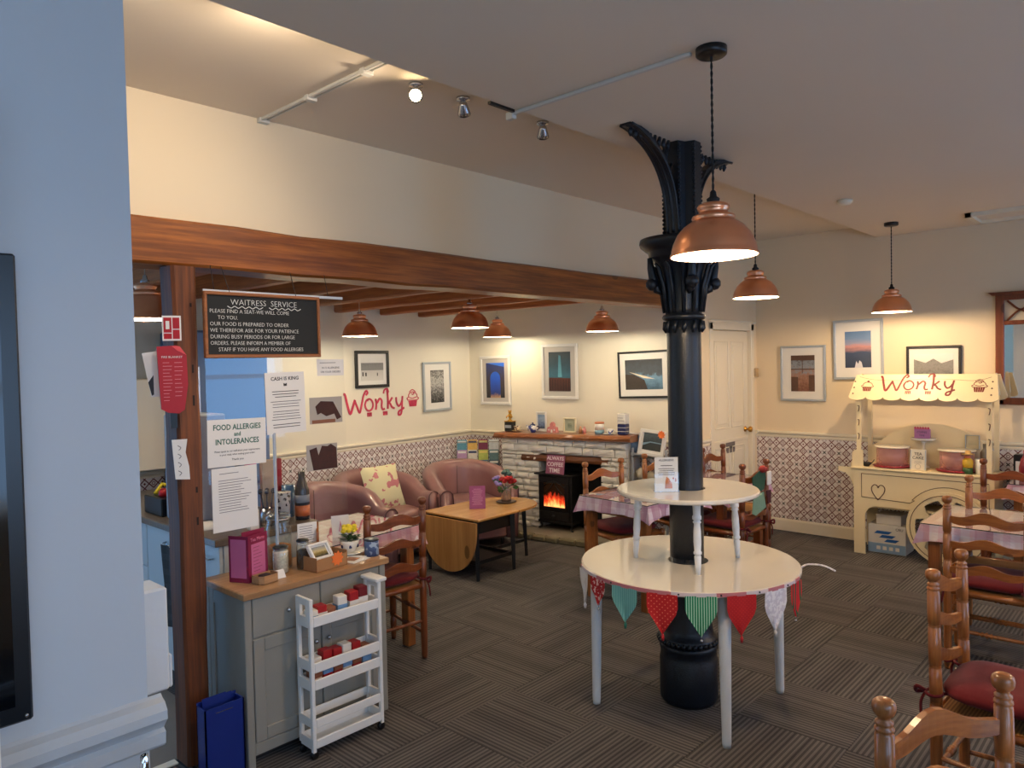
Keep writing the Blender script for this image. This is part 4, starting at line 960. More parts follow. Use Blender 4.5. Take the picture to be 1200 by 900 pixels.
# pine mirror at the right edge
MIR = flat('mirror_glass', (235, 238, 240), 0.02, 1.0, var=0)
MF = wood('mirror_wood', (140, 70, 34), (92, 42, 18), 2, .35, 1)
t = thing('wall_mirror', 'wooden framed mirror with crossed fretwork at the top, right edge of the view', 'mirror', (BX-.004, .79, 1.72), NB)
mb = MB(); mb.box(-.37, -.31, -.03, 0, -.44, .44, c=.005).box(.31, .37, -.03, 0, -.44, .44, c=.005).box(-.37, .37, -.03, 0, -.44, -.385, c=.005).box(-.37, .37, -.032, 0, .40, .45, c=.005).box(-.31, .31, -.028, 0, .20, .235, c=.004).build('frame', MF, t)
MB().prism([(-.42, .465), (.42, .465), (.39, .44), (-.39, .44)], -.05, 0).build('cornice', MF, t)
mb = MB()
for x in (-.2, .0, .2): mb.tube(smooth_path([(x-.09, -.012, .24), (x-.03, -.012, .30), (x, -.012, .318), (x+.03, -.012, .335), (x+.09, -.012, .395)], 4), .008, 6).tube(smooth_path([(x+.09, -.012, .24), (x+.03, -.012, .30), (x, -.012, .318), (x-.03, -.012, .335), (x-.09, -.012, .395)], 4), .008, 6)
mb.build('fretwork', MF, t); MB().box(-.31, .31, -.010, -.004, -.385, .20).build('glass', MIR, t)

# ------------------------------------------------------------------ the red name lettering: strokes shared by wall and cart awning
def cupcake(mb, cx, cz, s, y0, y1, kind=0):
    w_ = .05*s
    for k in range(5):
        a, b_ = -.36+k*.152, -.36+k*.152+.12
        mb.prism([(cx+s*(a*.8), cz-.42*s), (cx+s*(b_*.8), cz-.42*s), (cx+s*b_, cz-.05*s), (cx+s*a, cz-.05*s)], y0, y1)
    ribbon(mb, [(cx-.42*s, cz+.0*s), (cx-.5*s, cz+.12*s), (cx-.36*s, cz+.2*s), (cx-.34*s, cz+.36*s), (cx-.1*s, cz+.5*s), (cx+.16*s, cz+.48*s), (cx+.36*s, cz+.34*s), (cx+.4*s, cz+.18*s), (cx+.52*s, cz+.1*s), (cx+.42*s, cz+.0*s), (cx+.1*s, cz-.02*s), (cx-.42*s, cz+.0*s)], w_, y0, y1)
    if kind: 
        ribbon(mb, [(cx-.3*s, cz+.16*s), (cx, cz+.1*s), (cx+.3*s, cz+.18*s)], w_, y0, y1); ribbon(mb, [(cx-.08*s, cz+.42*s), (cx, cz+.34*s), (cx+.12*s, cz+.40*s), (cx+.05*s, cz+.46*s)], w_, y0, y1)
        ribbon(mb, [(cx-.3*s, cz+.5*s), (cx-.02*s, cz+.66*s), (cx+.26*s, cz+.5*s)], w_, y0, y1)
    else: mb.prism([(cx+.10*s*math.cos(2*PI*i/10)+.02*s, cz+.58*s+.10*s*math.sin(2*PI*i/10)) for i in range(10)], y0, y1)
def wordmark(mb, x, z, s, y0, y1):
    # strokes in letter units, x to the right, z up
    th = .25*s
    def R(pts, k=1.0): ribbon(mb, [(x+a*s, z+b_*s) for a, b_ in pts], th*k, y0, y1)
    R([(-.1, 2.5), (.15, 2.35), (.45, 1.2), (.85, .1), (1.3, 1.0), (1.62, 1.75)], 1.2); R([(1.55, 1.7), (1.9, .9), (2.3, .15), (2.65, 1.2), (2.95, 2.2), (3.35, 2.75), (3.6, 2.5), (3.3, 2.25)], 1.0)
    R([(3.75, 1.75), (3.35, 1.55), (3.15, 1.0), (3.4, .45), (3.85, .3), (4.3, .6), (4.4, 1.15), (4.15, 1.6), (3.75, 1.75), (3.5, 1.5)], .9)
    R([(4.85, .35), (4.95, 1.1), (4.85, 1.65), (5.05, 1.2), (5.5, 1.7), (5.85, 1.4), (5.8, .75), (5.95, .35), (6.3, .4)], 1.0)
    R([(6.15, 2.3), (6.3, 2.75), (6.75, 2.9), (6.95, 2.5), (6.7, 2.3)], .8); R([(6.75, 2.85), (6.85, 1.6), (6.8, .35)], 1.1); R([(7.6, 1.75), (7.2, 1.3), (6.85, 1.1), (7.2, 1.0), (7.5, .55), (7.95, .35)], 1.0)
    R([(8.25, 1.75), (8.3, 1.1), (8.65, .6), (9.05, .9), (9.25, 1.3)], 1.0); R([(9.35, 1.85), (9.25, 1.0), (9.2, .2), (9.0, -.45), (8.6, -.5), (8.65, -.1), (9.2, .15), (9.6, .35)], 1.0)
    for cx in (3.8, 6.35):
        for k in range(4): a = cx-.36+k*.19; mb.prism([(x+(a+.04)*s, z-.42*s), (x+(a+.15)*s, z-.42*s), (x+(a+.16)*s, z+.08*s), (x+a*s, z+.08*s)], y0, y1)
WRED = flat('lettering_pink_red', (196, 52, 84), .6)
t = thing('wall_lettering', 'large red-pink script lettering reading Wonky with a cupcake on the lounge wall', 'wall decal', (3.97, on_wonky(3.97, 0)[1]+.003, 1.24), AW)
mb = MB(); wordmark(mb, 0, 0, .079, -.004, 0); mb.build('lettering', WRED, t)
for cx, cz, cs, ck in ((.88, .10, .16, 1), (-.16, .08, .15, 0)): mb = MB(); cupcake(mb, cx, cz, cs, -.004, 0, ck); mb.build('cupcake_drawing', WRED, t)

# ------------------------------------------------------------------ things on the mantel shelf
def lp(x, y=.10): c_, s_ = math.cos(rz_f), math.sin(rz_f); return (fo[0]+x*c_-y*s_, fo[1]+x*s_+y*c_, .9865+x*.0192+.001)
GOLD = flat('gold_figure', (200, 150, 60), .3, .8); NAVY = flat('navy', (22, 32, 84), .4); CHINA = flat('china_white', (232, 228, 218), .2, coat=.5); PINKC = flat('china_pink', (206, 130, 126), .35); BLUEC = flat('china_blue', (120, 160, 180), .35)
PATT = stripe_mat('china_pattern', (230, 226, 216), (60, 70, 130), 2, 30, .52, .3, 'noise')
def cup(mb, c, r=.028, h=.035):
    mb.lathe([(r*.5, 0), (r*.55, .004), (r*.85, h*.4), (r, h), (r*.93, h), (r*.8, h*.45), (0, h*.2)], 16, c=c)
    mb.tube(smooth_path([(c[0]+r*.9, c[1], c[2]+h*.85), (c[0]+r*1.5, c[1], c[2]+h*.8), (c[0]+r*1.45, c[1], c[2]+h*.4), (c[0]+r*.8, c[1], c[2]+h*.3)], 4), .003, 6)
t = thing('trophy_figure', 'gold figure on a black plinth at the left end of the mantel', 'ornament', lp(.065), rz_f)
MB().box(-.05, .05, -.035, .035, 0, .10, c=.004).build('plinth', BLACK, t); MB().box(-.04, .04, -.036, -.0352, .035, .065).build('plate', FR_S, t); MB().box(-.05, .05, -.036, .036, .1, .108).build('plinth_cap', GOLD, t)
MB().lathe([(.03, .108), (.024, .115), (.01, .125), (.012, .14), (.022, .16), (.018, .178), (.008, .184)], 12).sphere((0, 0, .198), .018, 10).sphere((-.016, 0, .213), .007, 6).sphere((.016, 0, .213), .007, 6).tube([(-.02, 0, .165), (-.036, -.01, .15), (-.03, -.02, .138)], .006, 6).tube([(.02, 0, .165), (.036, -.01, .15), (.03, -.02, .138)], .006, 6).build('figure', GOLD, t)
t = thing('cup_and_saucer', 'brown patterned cup and saucer beside the gold figure on the mantel', 'cup', lp(.19, .06), rz_f)
MB().lathe([(.02, 0), (.05, .008), (.062, .014), (.05, .011), (0, .006)], 20).build('saucer', flat('saucer_tan', (200, 160, 110), .3), t); mb = MB(); cup(mb, (0, 0, .01), .036, .048); mb.build('cup', stripe_mat('cup_brown', (226, 210, 180), (90, 50, 36), 2, 40, .55, .3, 'noise'), t)
def teapot(label, loc, s, m, m2, cat='teapot'):
    t = thing('teapot', label, cat, loc, rz_f)
    MB().lathe([(r*s, z*s) for r, z in ((.022, 0), (.024, .004), (.042, .02), (.046, .035), (.04, .052), (.024, .06), (.022, .062))], 18).build('body', m, t)
    MB().lathe([(r*s, z*s) for r, z in ((.025, .06), (.018, .068), (.006, .072), (.008, .08), (0, .084))], 14).build('lid', m2, t)
    MB().tube([(q[0]*s, 0, q[1]*s) for q in ((-.04, .025), (-.056, .04), (-.066, .06))], [.010*s, .007*s, .005*s], 8).build('spout', m, t)
    MB().tube(smooth_path([(q[0]*s, 0, q[1]*s) for q in ((.04, .05), (.06, .052), (.066, .036), (.044, .022))], 4), .0045*s, 6).build('handle', m2, t)
    return t
teapot('blue and white patterned teapot on the mantel before a white photo frame', lp(.40, .04), 1.2, PATT, NAVY)
picture('white photo frame standing behind the patterned teapot on the mantel', .125, .20, tuple(Vector(lp(.43, .16))+Vector((0, 0, .1))), rz_f, FR_W, .014, MOUNT, .085, .14, art('art_harbour', [(0, (70, 80, 100)), (.4, (110, 130, 160)), (.7, (150, 170, 190)), (1, (120, 150, 180))], 30, .8, h=.14))
t = thing('china_house', 'small pink china ornament house on the mantel', 'ornament', lp(.615, .08), rz_f)
MB().prism([(-.06, 0), (.06, 0), (.052, .05), (.02, .06), (.02, .085), (.0, .105), (-.02, .085), (-.02, .06), (-.05, .05)], -.02, .02).build('house', PINKC, t); MB().box(-.01, .01, -.0215, -.0203, 0, .03).box(-.04, -.025, -.0215, -.0203, .02, .035).box(.025, .04, -.0215, -.0203, .02, .035).build('window_print', CHINA, t)
picture('cream deep photo frame standing in the middle of the mantel', .145, .145, tuple(Vector(lp(.80, .12))+Vector((0, 0, .0735))), rz_f, flat('frame_cream', (226, 214, 180), .5), .014, flat('mount_sage', (166, 170, 146), .7), .05, .07, art('art_leaf', [(0, (150, 160, 140)), (.5, (110, 120, 100)), (1, (180, 184, 160))], 40, .9, h=.07))
t = thing('china_bottles', 'pair of small brown and pink china cottages right of the cream frame', 'ornament', lp(.975, .06), rz_f)
MB().lathe([(.016, 0), (.018, .04), (.008, .055), (.009, .065), (.0, .068)], 12, c=(-.022, 0, 0)).build('brown_bottle', flat('china_tan', (176, 124, 80), .35), t); MB().lathe([(.016, 0), (.018, .04), (.008, .055), (.009, .065), (.0, .068)], 12, c=(.022, 0, 0)).build('pink_bottle', PINKC, t)
t = thing('tea_tin', 'round white and pale blue tin with an orange rim on the mantel', 'tin', lp(1.165, .06), rz_f)
MB().lathe([(.045, 0), (.045, .04)], 20).build('base_band', BLUEC, t); MB().lathe([(.045, .04), (.045, .098)], 20).build('body', CHINA, t); MB().lathe([(.046, .098), (.046, .11), (.04, .114), (0, .115)], 20).build('lid', flat('orange_rim', (206, 120, 80), .4), t)
t = thing('cup_and_saucer', 'white cup with blue flowers on a saucer left of the stacked tins on the mantel', 'cup', lp(1.295, .03), rz_f)
MB().lathe([(.02, 0), (.055, .006), (.07, .012), (.055, .010), (0, .005)], 20).build('saucer', CHINA, t); mb = MB(); cup(mb, (0, 0, .008), .036, .042); mb.build('cup', PATT, t)
t = thing('storage_tin', 'navy blue tin at the right end of the mantel', 'tin', lp(1.42, .06), rz_f); MB().box(-.042, .042, -.042, .042, 0, .098, c=.006).build('body', NAVY, t); MB().box(-.043, .043, -.043, .043, .03, .034).box(-.043, .043, -.043, .043, .064, .068).build('stripe', CHINA, t)
p_ = lp(1.42, .06); t = thing('storage_tin', 'white lettered tin stacked on the navy tin', 'tin', (p_[0], p_[1], p_[2]+.0985), rz_f); MB().box(-.042, .042, -.042, .042, 0, .098, c=.006).build('body', CHINA, t); MB().box(-.034, .034, -.0435, -.0422, .03, .034).box(-.034, .02, -.0435, -.0422, .055, .059).build('printed_lines', INK2, t)

# ------------------------------------------------------------------ corner shelf right of the fireplace
t = thing('corner_shelf', 'narrow dark glass-topped shelf unit right of the fireplace', 'shelf', (5.74, 3.62, 0), NB)
for z in (.36, .60, .828): MB().box(-.13, .24, -.10, .09, z-.012, z).build('shelf_board', flat('shelf_grey', (70, 76, 78), .25), t)
for x in (-.13, .22):
    for y in (-.10, .07): MB().box(x, x+.02, y, y+.02, 0, .90, c=.003).build('upright', FR_S, t)
picture('small blue picture propped on the corner shelf', .14, .20, (5.70, 3.745, .93), NB, FR_W, .012, MOUNT, .10, .16, art('art_bluesmall', [(0, (80, 100, 130)), (.5, (140, 170, 200)), (1, (100, 140, 180))], 20, .7, h=.16), lean=R_(-8))
def shore(t, w_, h_): MB().prism([(-w_*.5, -h_*.2), (-w_*.1, h_*.02), (w_*.5, -.0), (w_*.5, h_*.06), (-w_*.1, h_*.08), (-w_*.5, -h_*.05)], -.0122, -.0116).build('printed_shore', flat('shore_blue', (120, 150, 170), .6), t)
picture('white framed picture of a dark shore leaning on the corner shelf', .27, .235, (5.68, 3.545, .95), NB, FR_W, .03, MOUNT, .19, .155, art('art_shore', [(0, (40, 44, 40)), (.5, (30, 40, 46)), (1, (70, 84, 92))], 14, .5, h=.16), tilt=R_(5), lean=R_(-10), extra=shore, oz=.01)
t = thing('orange_star_label', 'orange star price label on the leaning shore picture', 'label', (5.64, 3.43, 1.035), NB)
def star(mb, c, R, r, n, y0, y1): mb.prism([(c[0]+(R if i % 2 == 0 else r)*math.cos(PI*i/n), c[1]+(R if i % 2 == 0 else r)*math.sin(PI*i/n)) for i in range(2*n)], y0, y1)
mb = MB(); star(mb, (0, 0), .04, .028, 9, -.001, .0); mb.build('card', flat('orange_card', (240, 120, 50), .6), t)
for i, (y, z, r_, cc, lb) in enumerate(((3.70, .602, .055, (206, 196, 170), 'cream round vase with dark flecks on the middle corner shelf'), (3.47, .602, .045, (196, 120, 96), 'terracotta pot on the middle corner shelf'), (3.60, .602, .04, (190, 178, 150), 'pale pot at the centre of the corner shelf'))):
    t = thing('ornament_pot', lb, 'pot', (5.73, y, z+.0005)); MB().lathe([(r_*.5, 0), (r_*.9, r_*.5), (r_, r_), (r_*.8, r_*1.6), (r_*.4, r_*1.9), (r_*.45, r_*2.0), (r_*.3, r_*2.0), (0, r_*1.4)], 18).build('pot', flat('pot_%d' % i, cc, .5, var=.2, nscale=40), t)
# leaflet rack across the lounge corner
t = thing('leaflet_rack', 'wire rack of bright tourist leaflets in the lounge corner', 'rack', (5.40, 5.83, .52), math.atan2(-.33, .30))
LR = .46; mb = MB()
for k in range(5): mb.tube([(k*LR/4, .01, 0), (k*LR/4, .01, .34)], .003, 5)
for z in (0, .11, .22, .33): mb.tube([(0, .0, z), (LR, .0, z)], .003, 5)
mb.build('wire_frame', STEEL, t)
pal = [(206, 92, 104), (176, 60, 90), (70, 110, 150), (60, 80, 104), (190, 150, 190), (216, 210, 200), (188, 200, 96), (90, 120, 124), (90, 150, 170), (226, 180, 90), (120, 40, 70), (210, 214, 216)]
for r_ in range(3):
    for k in range(4):
        c_ = pal[(r_*4+k) % 12]; x0 = k*LR/4+.006; y = -.002-.012*(2-r_); z = .012+r_*.11
        b_ = MB().at((0, y, z), (R_(-6), 0, 0)).box(x0, x0+LR/4-.012, 0, .006, 0, .125).build('leaflet', flat('leaflet_%d' % (r_*4+k), c_, .5, var=.25, nscale=40), t)
        MB().at((0, y, z), (R_(-6), 0, 0)).box(x0+.008, x0+LR/4-.02, -.0008, 0, .09, .112).build('title_band', flat('band_%d' % (k % 3), [(232, 230, 224), (40, 50, 90), (236, 220, 120)][(k+r_) % 3], .5), b_)

# ------------------------------------------------------------------ tub armchairs, cushion, coffee table
LEATH = flat('mauve_leather', (134, 95, 94), .34, var=.06, nscale=20, bmp=.04, coat=.15); SEAM = flat('seam', (84, 50, 50), .5)
def armchair(label, x, y, hd):
    t = thing('tub_armchair', label, 'armchair', (x, y, 0), hd, 'mauve leather tub armchairs')
    path = []; n = 28
    for i in range(n+1):
        u = i/n
        if u < .26: f = u/.26; p = (.33-.31*f, -.325+.0*f); nn = (0, -1)
        elif u > .74: f = (u-.74)/.26; p = (.02+.31*f, .325); nn = (0, 1)
        else: a = -PI/2-PI*(u-.26)/.48; p = (.02+.34*math.cos(a), .325*math.sin(a)); nn = (math.cos(a), math.sin(a))
        s_ = math.sin(PI*u); h = .565+.19*max(0, (s_-.35)/.65)**1.1; path.append((p, nn, h, s_))
    vs, fs = [], []
    for p, nn, h, s_ in path:
        th = .058+.012*s_; lean = .035*s_
        sec = [(-th, .30), (-th-.004, h-.09), (-th*.98, h-.03), (-th*.5, h-.004), (0, h+.003), (th*.6, h-.006), (th*1.02, h-.035), (th*1.0, h-.10), (th*.75, .12), (th*.7, .08), (-th, .08)]
        for o_, z in sec: k = o_+lean*(z-.1)/.5; vs.append((p[0]+nn[0]*k, p[1]+nn[1]*k, z))
    m = 11
    for i in range(n):
        for q in range(m): l = (q+1) % m; fs.append((i*m+q, i*m+l, (i+1)*m+l, (i+1)*m+q))
    fs += [tuple(range(m))[::-1], tuple(n*m+q for q in range(m))]
    MB().add(vs, fs, 0, True).build('shell', LEATH, t)
    for e, sx in ((0, 1), (n, -1)):
        ring = [Vector(vs[e*m+q])+Vector((.002, 0, 0)) for q in range(m-1)]; MB().tube(ring, .0045, 6).build('piping', SEAM, t)
    mb = MB(); mb.tube([Vector((path[n//2][0][0]-.0+.064, 0, z)) for z in (.42, .55, .70)], .004, 5); mb.build('back_seam', SEAM, t)
    sv, sf = [], []; N = 24
    for j, (k, z) in enumerate(((.9, .20), (.98, .24), (1, .38), (.985, .415), (.93, .432), (.6, .443), (0, .447))):
        for i in range(N):
            a = 2*PI*i/N; c_, s_ = math.cos(a), math.sin(a); q = 3.2; X = abs(c_)**(2/q)*(1 if c_ > 0 else -1); Y = abs(s_)**(2/q)*(1 if s_ > 0 else -1)
            sv.append((.045+X*.29*k, Y*.262*k, z))
    for j in range(6):
        for i in range(N): l = (i+1) % N; sf.append((j*N+i, j*N+l, (j+1)*N+l, (j+1)*N+i))
    sf.append(tuple(range(N))[::-1]); MB().add(sv, sf, 0, True).build('seat_pad', LEATH, t)
    MB().box(-.25, .32, -.27, .27, .08, .25, c=.02).build('front_panel', LEATH, t)
    for a in (-.22, .26):
        for b_ in (-.24, .24): MB().cyl((a, b_, 0), (a, b_, .09), .014, .022, 10).build('foot', BLACK, t)
    return t
ac = armchair('mauve leather tub armchair holding the patterned cushion', 3.96, 5.27, R_(-88))
for (x, y, h), lb in (((4.80, 5.05, R_(-112)), 'mauve leather tub armchair beside the leaflet rack and the drop-leaf table'), ((3.24, 4.95, R_(-90)), 'mauve leather tub armchair mostly hidden behind the counter screen')): dup(ac, (x, y, 0), h, lb)
CUSH = stripe_mat('cushion_print', (214, 208, 168), (186, 116, 122), 0, 11, .56, .9, 'noise')
t = thing('scatter_cushion', 'cream square cushion printed with pink blooms on the armchair', 'cushion', (3.98, 5.27, .62), R_(2)); 
n = 10; vs, fs = [], []
for sgn in (-1, 1):
    for j in range(n+1):
        for i in range(n+1):
            u, v = -1+2*i/n, -1+2*j/n; b_ = ((1-u*u)*(1-v*v))**.5; pin = 1-.06*(abs(u*v)**.5 < .0)-.05*(1-abs(u)**4)*(abs(v) > .99)
            vs.append((u*.205*(1-.05*(1-v*v)*abs(u)), sgn*.065*b_, v*.20*(1-.05*(1-u*u)*abs(v))))
for s_ in range(2):
    o_ = s_*(n+1)**2
    for j in range(n):
        for i in range(n): k = o_+j*(n+1)+i; fs.append((k, k+1, k+n+2, k+n+1))
MB().at((0, 0, 0), (R_(-20), 0, 0)).add(vs, fs, 0, True).build('cover', CUSH, t)
# drop-leaf coffee table
TPINE = wood('table_pine', (216, 168, 104), (178, 126, 66), 0, .25, .7, True, .3); TPINEZ = wood('leaf_pine', (200, 150, 88), (160, 108, 54), 2, .3, .7, True, .3)
t = thing('drop_leaf_table', 'pine drop-leaf coffee table on black legs, near round leaf folded down', 'coffee table', (4.18, 4.36, 0), R_(1))
MB().box(-.235, .25, -.315, .315, .468, .487, c=.004).build('table_top', TPINE, t)
def leafpoly(L, hw): return [(0, -hw)]+[(L*math.sin(PI*i/24)**.75 if 0 < i < 24 else 0, -hw*math.cos(PI*i/24)) for i in range(1, 24)]+[(0, hw)]
P = leafpoly(.43, .315); MB().prism([(a+.254, b_) for a, b_ in P], .468, .486, 'xy').build('raised_leaf', TPINE, t)
P = leafpoly(.42, .315); MB().prism([(b_, .462-a) for a, b_ in P], -.262, -.245, 'yz').build('dropped_leaf', TPINEZ, t)
MB().box(-.20, .20, -.26, -.24, .36, .466).box(-.20, .20, .24, .26, .36, .466).box(-.21, -.19, -.25, .25, .36, .466).box(.19, .21, -.25, .25, .36, .466).build('black_apron', BLACK, t)
for a in (-.21, .21):
    for b_ in (-.27, .27): MB().tube([(a, b_, .466), (a, b_*1.03, 0)], [.028, .019], 4, smooth=False).build('leg', BLACK, t)
MB().box(-.2, .2, -.27, -.25, .12, .15).box(-.2, .2, .25, .27, .12, .15).box(-.21, -.19, -.26, .26, .12, .15).box(.19, .21, -.26, .26, .12, .15).box(-.19, .19, -.25, .25, .118, .128).build('lower_rack', BLACK, t)
MB().tube([(.58, -.07, .466), (.60, -.08, 0)], [.026, .019], 4, smooth=False).build('leg', BLACK, t); MB().box(.2, .58, -.085, -.06, .40, .45).box(.2, .59, -.085, -.06, .13, .155).build('gate_rail', BLACK, t)
t = thing('menu_leaflet', 'upright purple-pink menu on the coffee table', 'menu', (4.26, 4.36, .487), R_(-46)); MB().at((0, 0, .001), (R_(-6), 0, 0)).box(-.066, .066, 0, .003, 0, .19).at((0, .045, .001), (R_(8), 0, 0)).box(-.066, .066, 0, .003, 0, .188).build('card', flat('menu_purple', (150, 76, 128), .5), t)
mb = MB().at((0, 0, .001), (R_(-6), 0, 0)); fake_lines(mb, -.045, .045, .165, 10, .014, -.0006, .35, .005, True); mb.build('print_lines', flat('menu_pale', (226, 170, 206), .6), t)
t = thing('flower_jar', 'glass jar of red and lilac silk flowers on a dark saucer on the coffee table', 'flowers', (4.62, 4.37, .487))
MB().lathe([(.075, 0), (.09, .008), (.08, .012), (0, .008)], 24).build('saucer', flat('saucer_dark', (60, 44, 38), .4), t)
MB().lathe([(.042, .012), (.046, .02), (.046, .13), (.04, .14), (.042, .15)], 20).build('jar', JARG, t); MB().lathe([(.04, .014), (.043, .03), (.043, .11), (0, .112)], 16).build('pebbles', flat('pebbles', (150, 112, 96), .6, var=.4, nscale=90), t)
rr = random.Random(5)
def blob(par, name, c, r, m, k=7):
    mb = MB()
    for i in range(k): a = rr.uniform(0, 2*PI); b_ = rr.uniform(-.3, 1); mb.sphere((c[0]+math.cos(a)*r*.5, c[1]+math.sin(a)*r*.5, c[2]+b_*r*.45), r*.52, 8, sc=(1, 1, .8))
    o = mb.build(name, m, par); return o
LIL = flat('petal_lilac', (146, 128, 190), .8, var=.3, nscale=80); REDP = flat('petal_red', (158, 24, 30), .8, var=.3, nscale=80); LEAFM = flat('leaf_green', (52, 92, 44), .7, var=.35, nscale=50); TEALP = flat('petal_teal', (80, 110, 104), .8, var=.3, nscale=60)
for c, m in (((-.03, .09, .20), LIL), ((-.05, .05, .165), LIL), ((.01, -.03, .20), REDP), ((.03, -.05, .18), REDP), ((-.02, .01, .19), REDP), ((.02, .02, .25), TEALP), ((.04, .0, .23), TEALP)): blob(t, 'bloom', c, .04, m)
mb = MB()
for i in range(16):
    a = rr.uniform(0, 2*PI); r_ = rr.uniform(.05, .09); z = rr.uniform(.08, .19); c = (r_*math.cos(a), r_*math.sin(a), z); mb.poly([(c[0], c[1], c[2]+.02), (c[0]*1.3, c[1]*1.3, c[2]+.005), (c[0], c[1], c[2]-.02), (c[0]*.6, c[1]*.6, c[2])])
    mb.cyl((0, 0, .12), c, .0015, n=5)
mb.build('leaves', LEAFM, t)
t = thing('spot_heater', 'small brown tool and pot on the hearth edge behind the coffee table legs', 'ornament', (5.25, 4.93, 0)); MB().lathe([(.04, 0), (.055, .03), (.05, .08), (.03, .10), (0, .10)], 16).build('pot', flat('pot_dark', (44, 32, 26), .5), t); MB().box(.06, .12, -.01, .01, 0, .12, c=.004).build('block', LINT, t)

# ------------------------------------------------------------------ grey sideboard at the post
GREY = flat('sideboard_grey', (146, 143, 134), .45, var=.03); OAK = wood('oak_top', (190, 148, 106), (150, 108, 70), 0, .35, .8, False)
sb = thing('grey_sideboard', 'grey painted sideboard with an oak worktop against the timber post', 'sideboard', (1.46, 2.905, 0), R_(0))
MB().box(-.012, .745, -.02, .365, .728, .758, c=.004).build('worktop', OAK, sb)
MB().box(.02, .715, .01, .35, .08, .728).build('body', GREY, sb)
for x in (0, .70): 
    for y in (0, .325): MB().box(x, x+.034, y, y+.034, 0, .728, c=.003).build('corner_post', GREY, sb)
sd = MB(); sd.box(.008, .022, .03, .33, .08, .73).box(.002, .012, .034, .07, .08, .73).box(.002, .012, .29, .325, .08, .73).box(.003, .012, .07, .29, .66, .73).box(.003, .012, .07, .29, .08, .13); sd.build('side_panel', GREY, sb)
MB().box(.034, .70, .004, .02, .05, .10, c=.003).build('plinth_rail', GREY, sb)
for k in (0, 1):
    x0, x1 = .038+k*.333, .366+k*.333-.003
    dr = MB().box(x0, x1, .001, .012, .555, .722, c=.003).build('drawer', GREY, sb); MB().sphere(((x0+x1)/2, -.012, .64), .011, 10).cyl(((x0+x1)/2, 0, .64), ((x0+x1)/2, -.01, .64), .005, n=8).build('knob', STEEL, dr)
    dm = MB(); dm.box(x0, x1, .006, .014, .105, .548).box(x0, x0+.05, 0, .01, .105, .548, c=.003).box(x1-.05, x1, 0, .01, .105, .548, c=.003).box(x0+.05, x1-.05, 0, .01, .105, .16, c=.003).box(x0+.05, x1-.05, 0, .01, .49, .548, c=.003)
    dr = dm.build('door', GREY, sb); MB().sphere((x1-.03 if k == 0 else x0+.03, -.012, .46), .011, 10).build('knob', STEEL, dr)
T0 = .7588
def onp(nm, lb, cat, x, y, rz=0, group=None): return thing(nm, lb, cat, (x, y, T0), R_(rz), group)
t = onp('menu_holder', 'pink folded tea menu standing on the left end of the sideboard', 'menu', 1.545, 3.02)
MB().at((0, 0, 0), (0, 0, R_(22))).box(0, .125, -.001, .001, 0, .205).at((0, 0, 0), (0, 0, R_(116))).box(0, .10, -.001, .001, 0, .205).at((.02, .06, 0), (0, 0, R_(10))).box(-.02, .10, -.001, .001, 0, .215).build('card', flat('menu_maroon', (134, 26, 66), .4), t)
MB().at((0, 0, 0), (0, 0, R_(22))).box(.018, .108, -.0022, -.0014, .02, .165).at((0, 0, 0), (0, 0, R_(116))).box(.01, .09, .0014, .0022, .02, .19).build('pink_panel', flat('menu_pink', (202, 104, 146), .5), t)
text('lettering', 'Tea Menu', .022, flat('menu_title', (224, 130, 160), .5), t, (.06*math.cos(R_(22)), .06*math.sin(R_(22))-.003, .178), (PI/2, 0, R_(22)))
mb = MB().at((0, 0, 0), (0, 0, R_(22))); fake_lines(mb, .03, .095, .15, 8, .015, -.0026, .5, .0035); mb.build('print_lines', flat('menu_line', (130, 40, 84), .6), t)
t = onp('wooden_tray', 'small six-sided wooden tray beside the pink menu', 'tray', 1.605, 2.985, 8)
mb = MB(); P = [(-.05, -.02), (-.035, -.038), (.035, -.038), (.05, -.02), (.05, .03), (-.05, .03)]
for i in range(6):
    a, b_ = P[i], P[(i+1) % 6]; d_ = Vector((b_[0]-a[0], b_[1]-a[1], 0)); an = math.atan2(d_.y, d_.x); mb.at((a[0], a[1], 0), (0, 0, an)).box(0, d_.length, 0, .005, 0, .036)
mb.at().prism(P, 0, .005, 'xy'); mb.build('tray', OAK, t); MB().box(-.03, .02, -.02, .02, .006, .035, c=.006).build('dark_content', flat('content_dark', (44, 40, 40), .6), t)
t = onp('price_card', 'small folded white price card in front of the sweet jar', 'card', 1.675, 2.98, -2); MB().at((0, 0, 0), (R_(-35), 0, 0)).box(-.026, .026, 0, .001, 0, .04).at((0, .046, 0), (R_(35), 0, 0)).box(-.026, .026, 0, .001, 0, .04).build('card', PAPER, t)
def jar(label, x, y, r, h, mcont, fill, lidm=None, clip=False, cat='jar'):
    t = onp('glass_jar', label, cat, x, y)
    MB().lathe([(r*.9, 0), (r, .006), (r, h*.72), (r*.86, h*.84), (r*.86, h*.92)], 24).build('glass', JARG, t)
    MB().lathe([(r*.86, .004), (r*.94, .012), (r*.94, h*fill), (r*.6, h*fill+.008), (0, h*fill+.004)], 20).build('contents', mcont, t)
    MB().lathe([(r*.9, h*.92), (r*.98, h*.93), (r*.98, h*.965), (r*.8, h), (0, h)], 24).build('lid', lidm or JARG, t)
    MB().lathe([(r*.90, h*.90), (r*.93, h*.905), (r*.93, h*.925), (r*.9, h*.93)], 24).build('seal_ring', STEEL, t)
    return t
jar('short jar packed with white sweets on the sideboard', 1.722, 3.06, .036, .125, flat('sweets', (214, 200, 178), .6, var=.5, nscale=110), .82, BLACK)
jar('large clear lidded jar behind the white sweets', 1.765, 3.15, .060, .255, flat('biscuits', (176, 116, 70), .7, var=.5, nscale=60), .40)
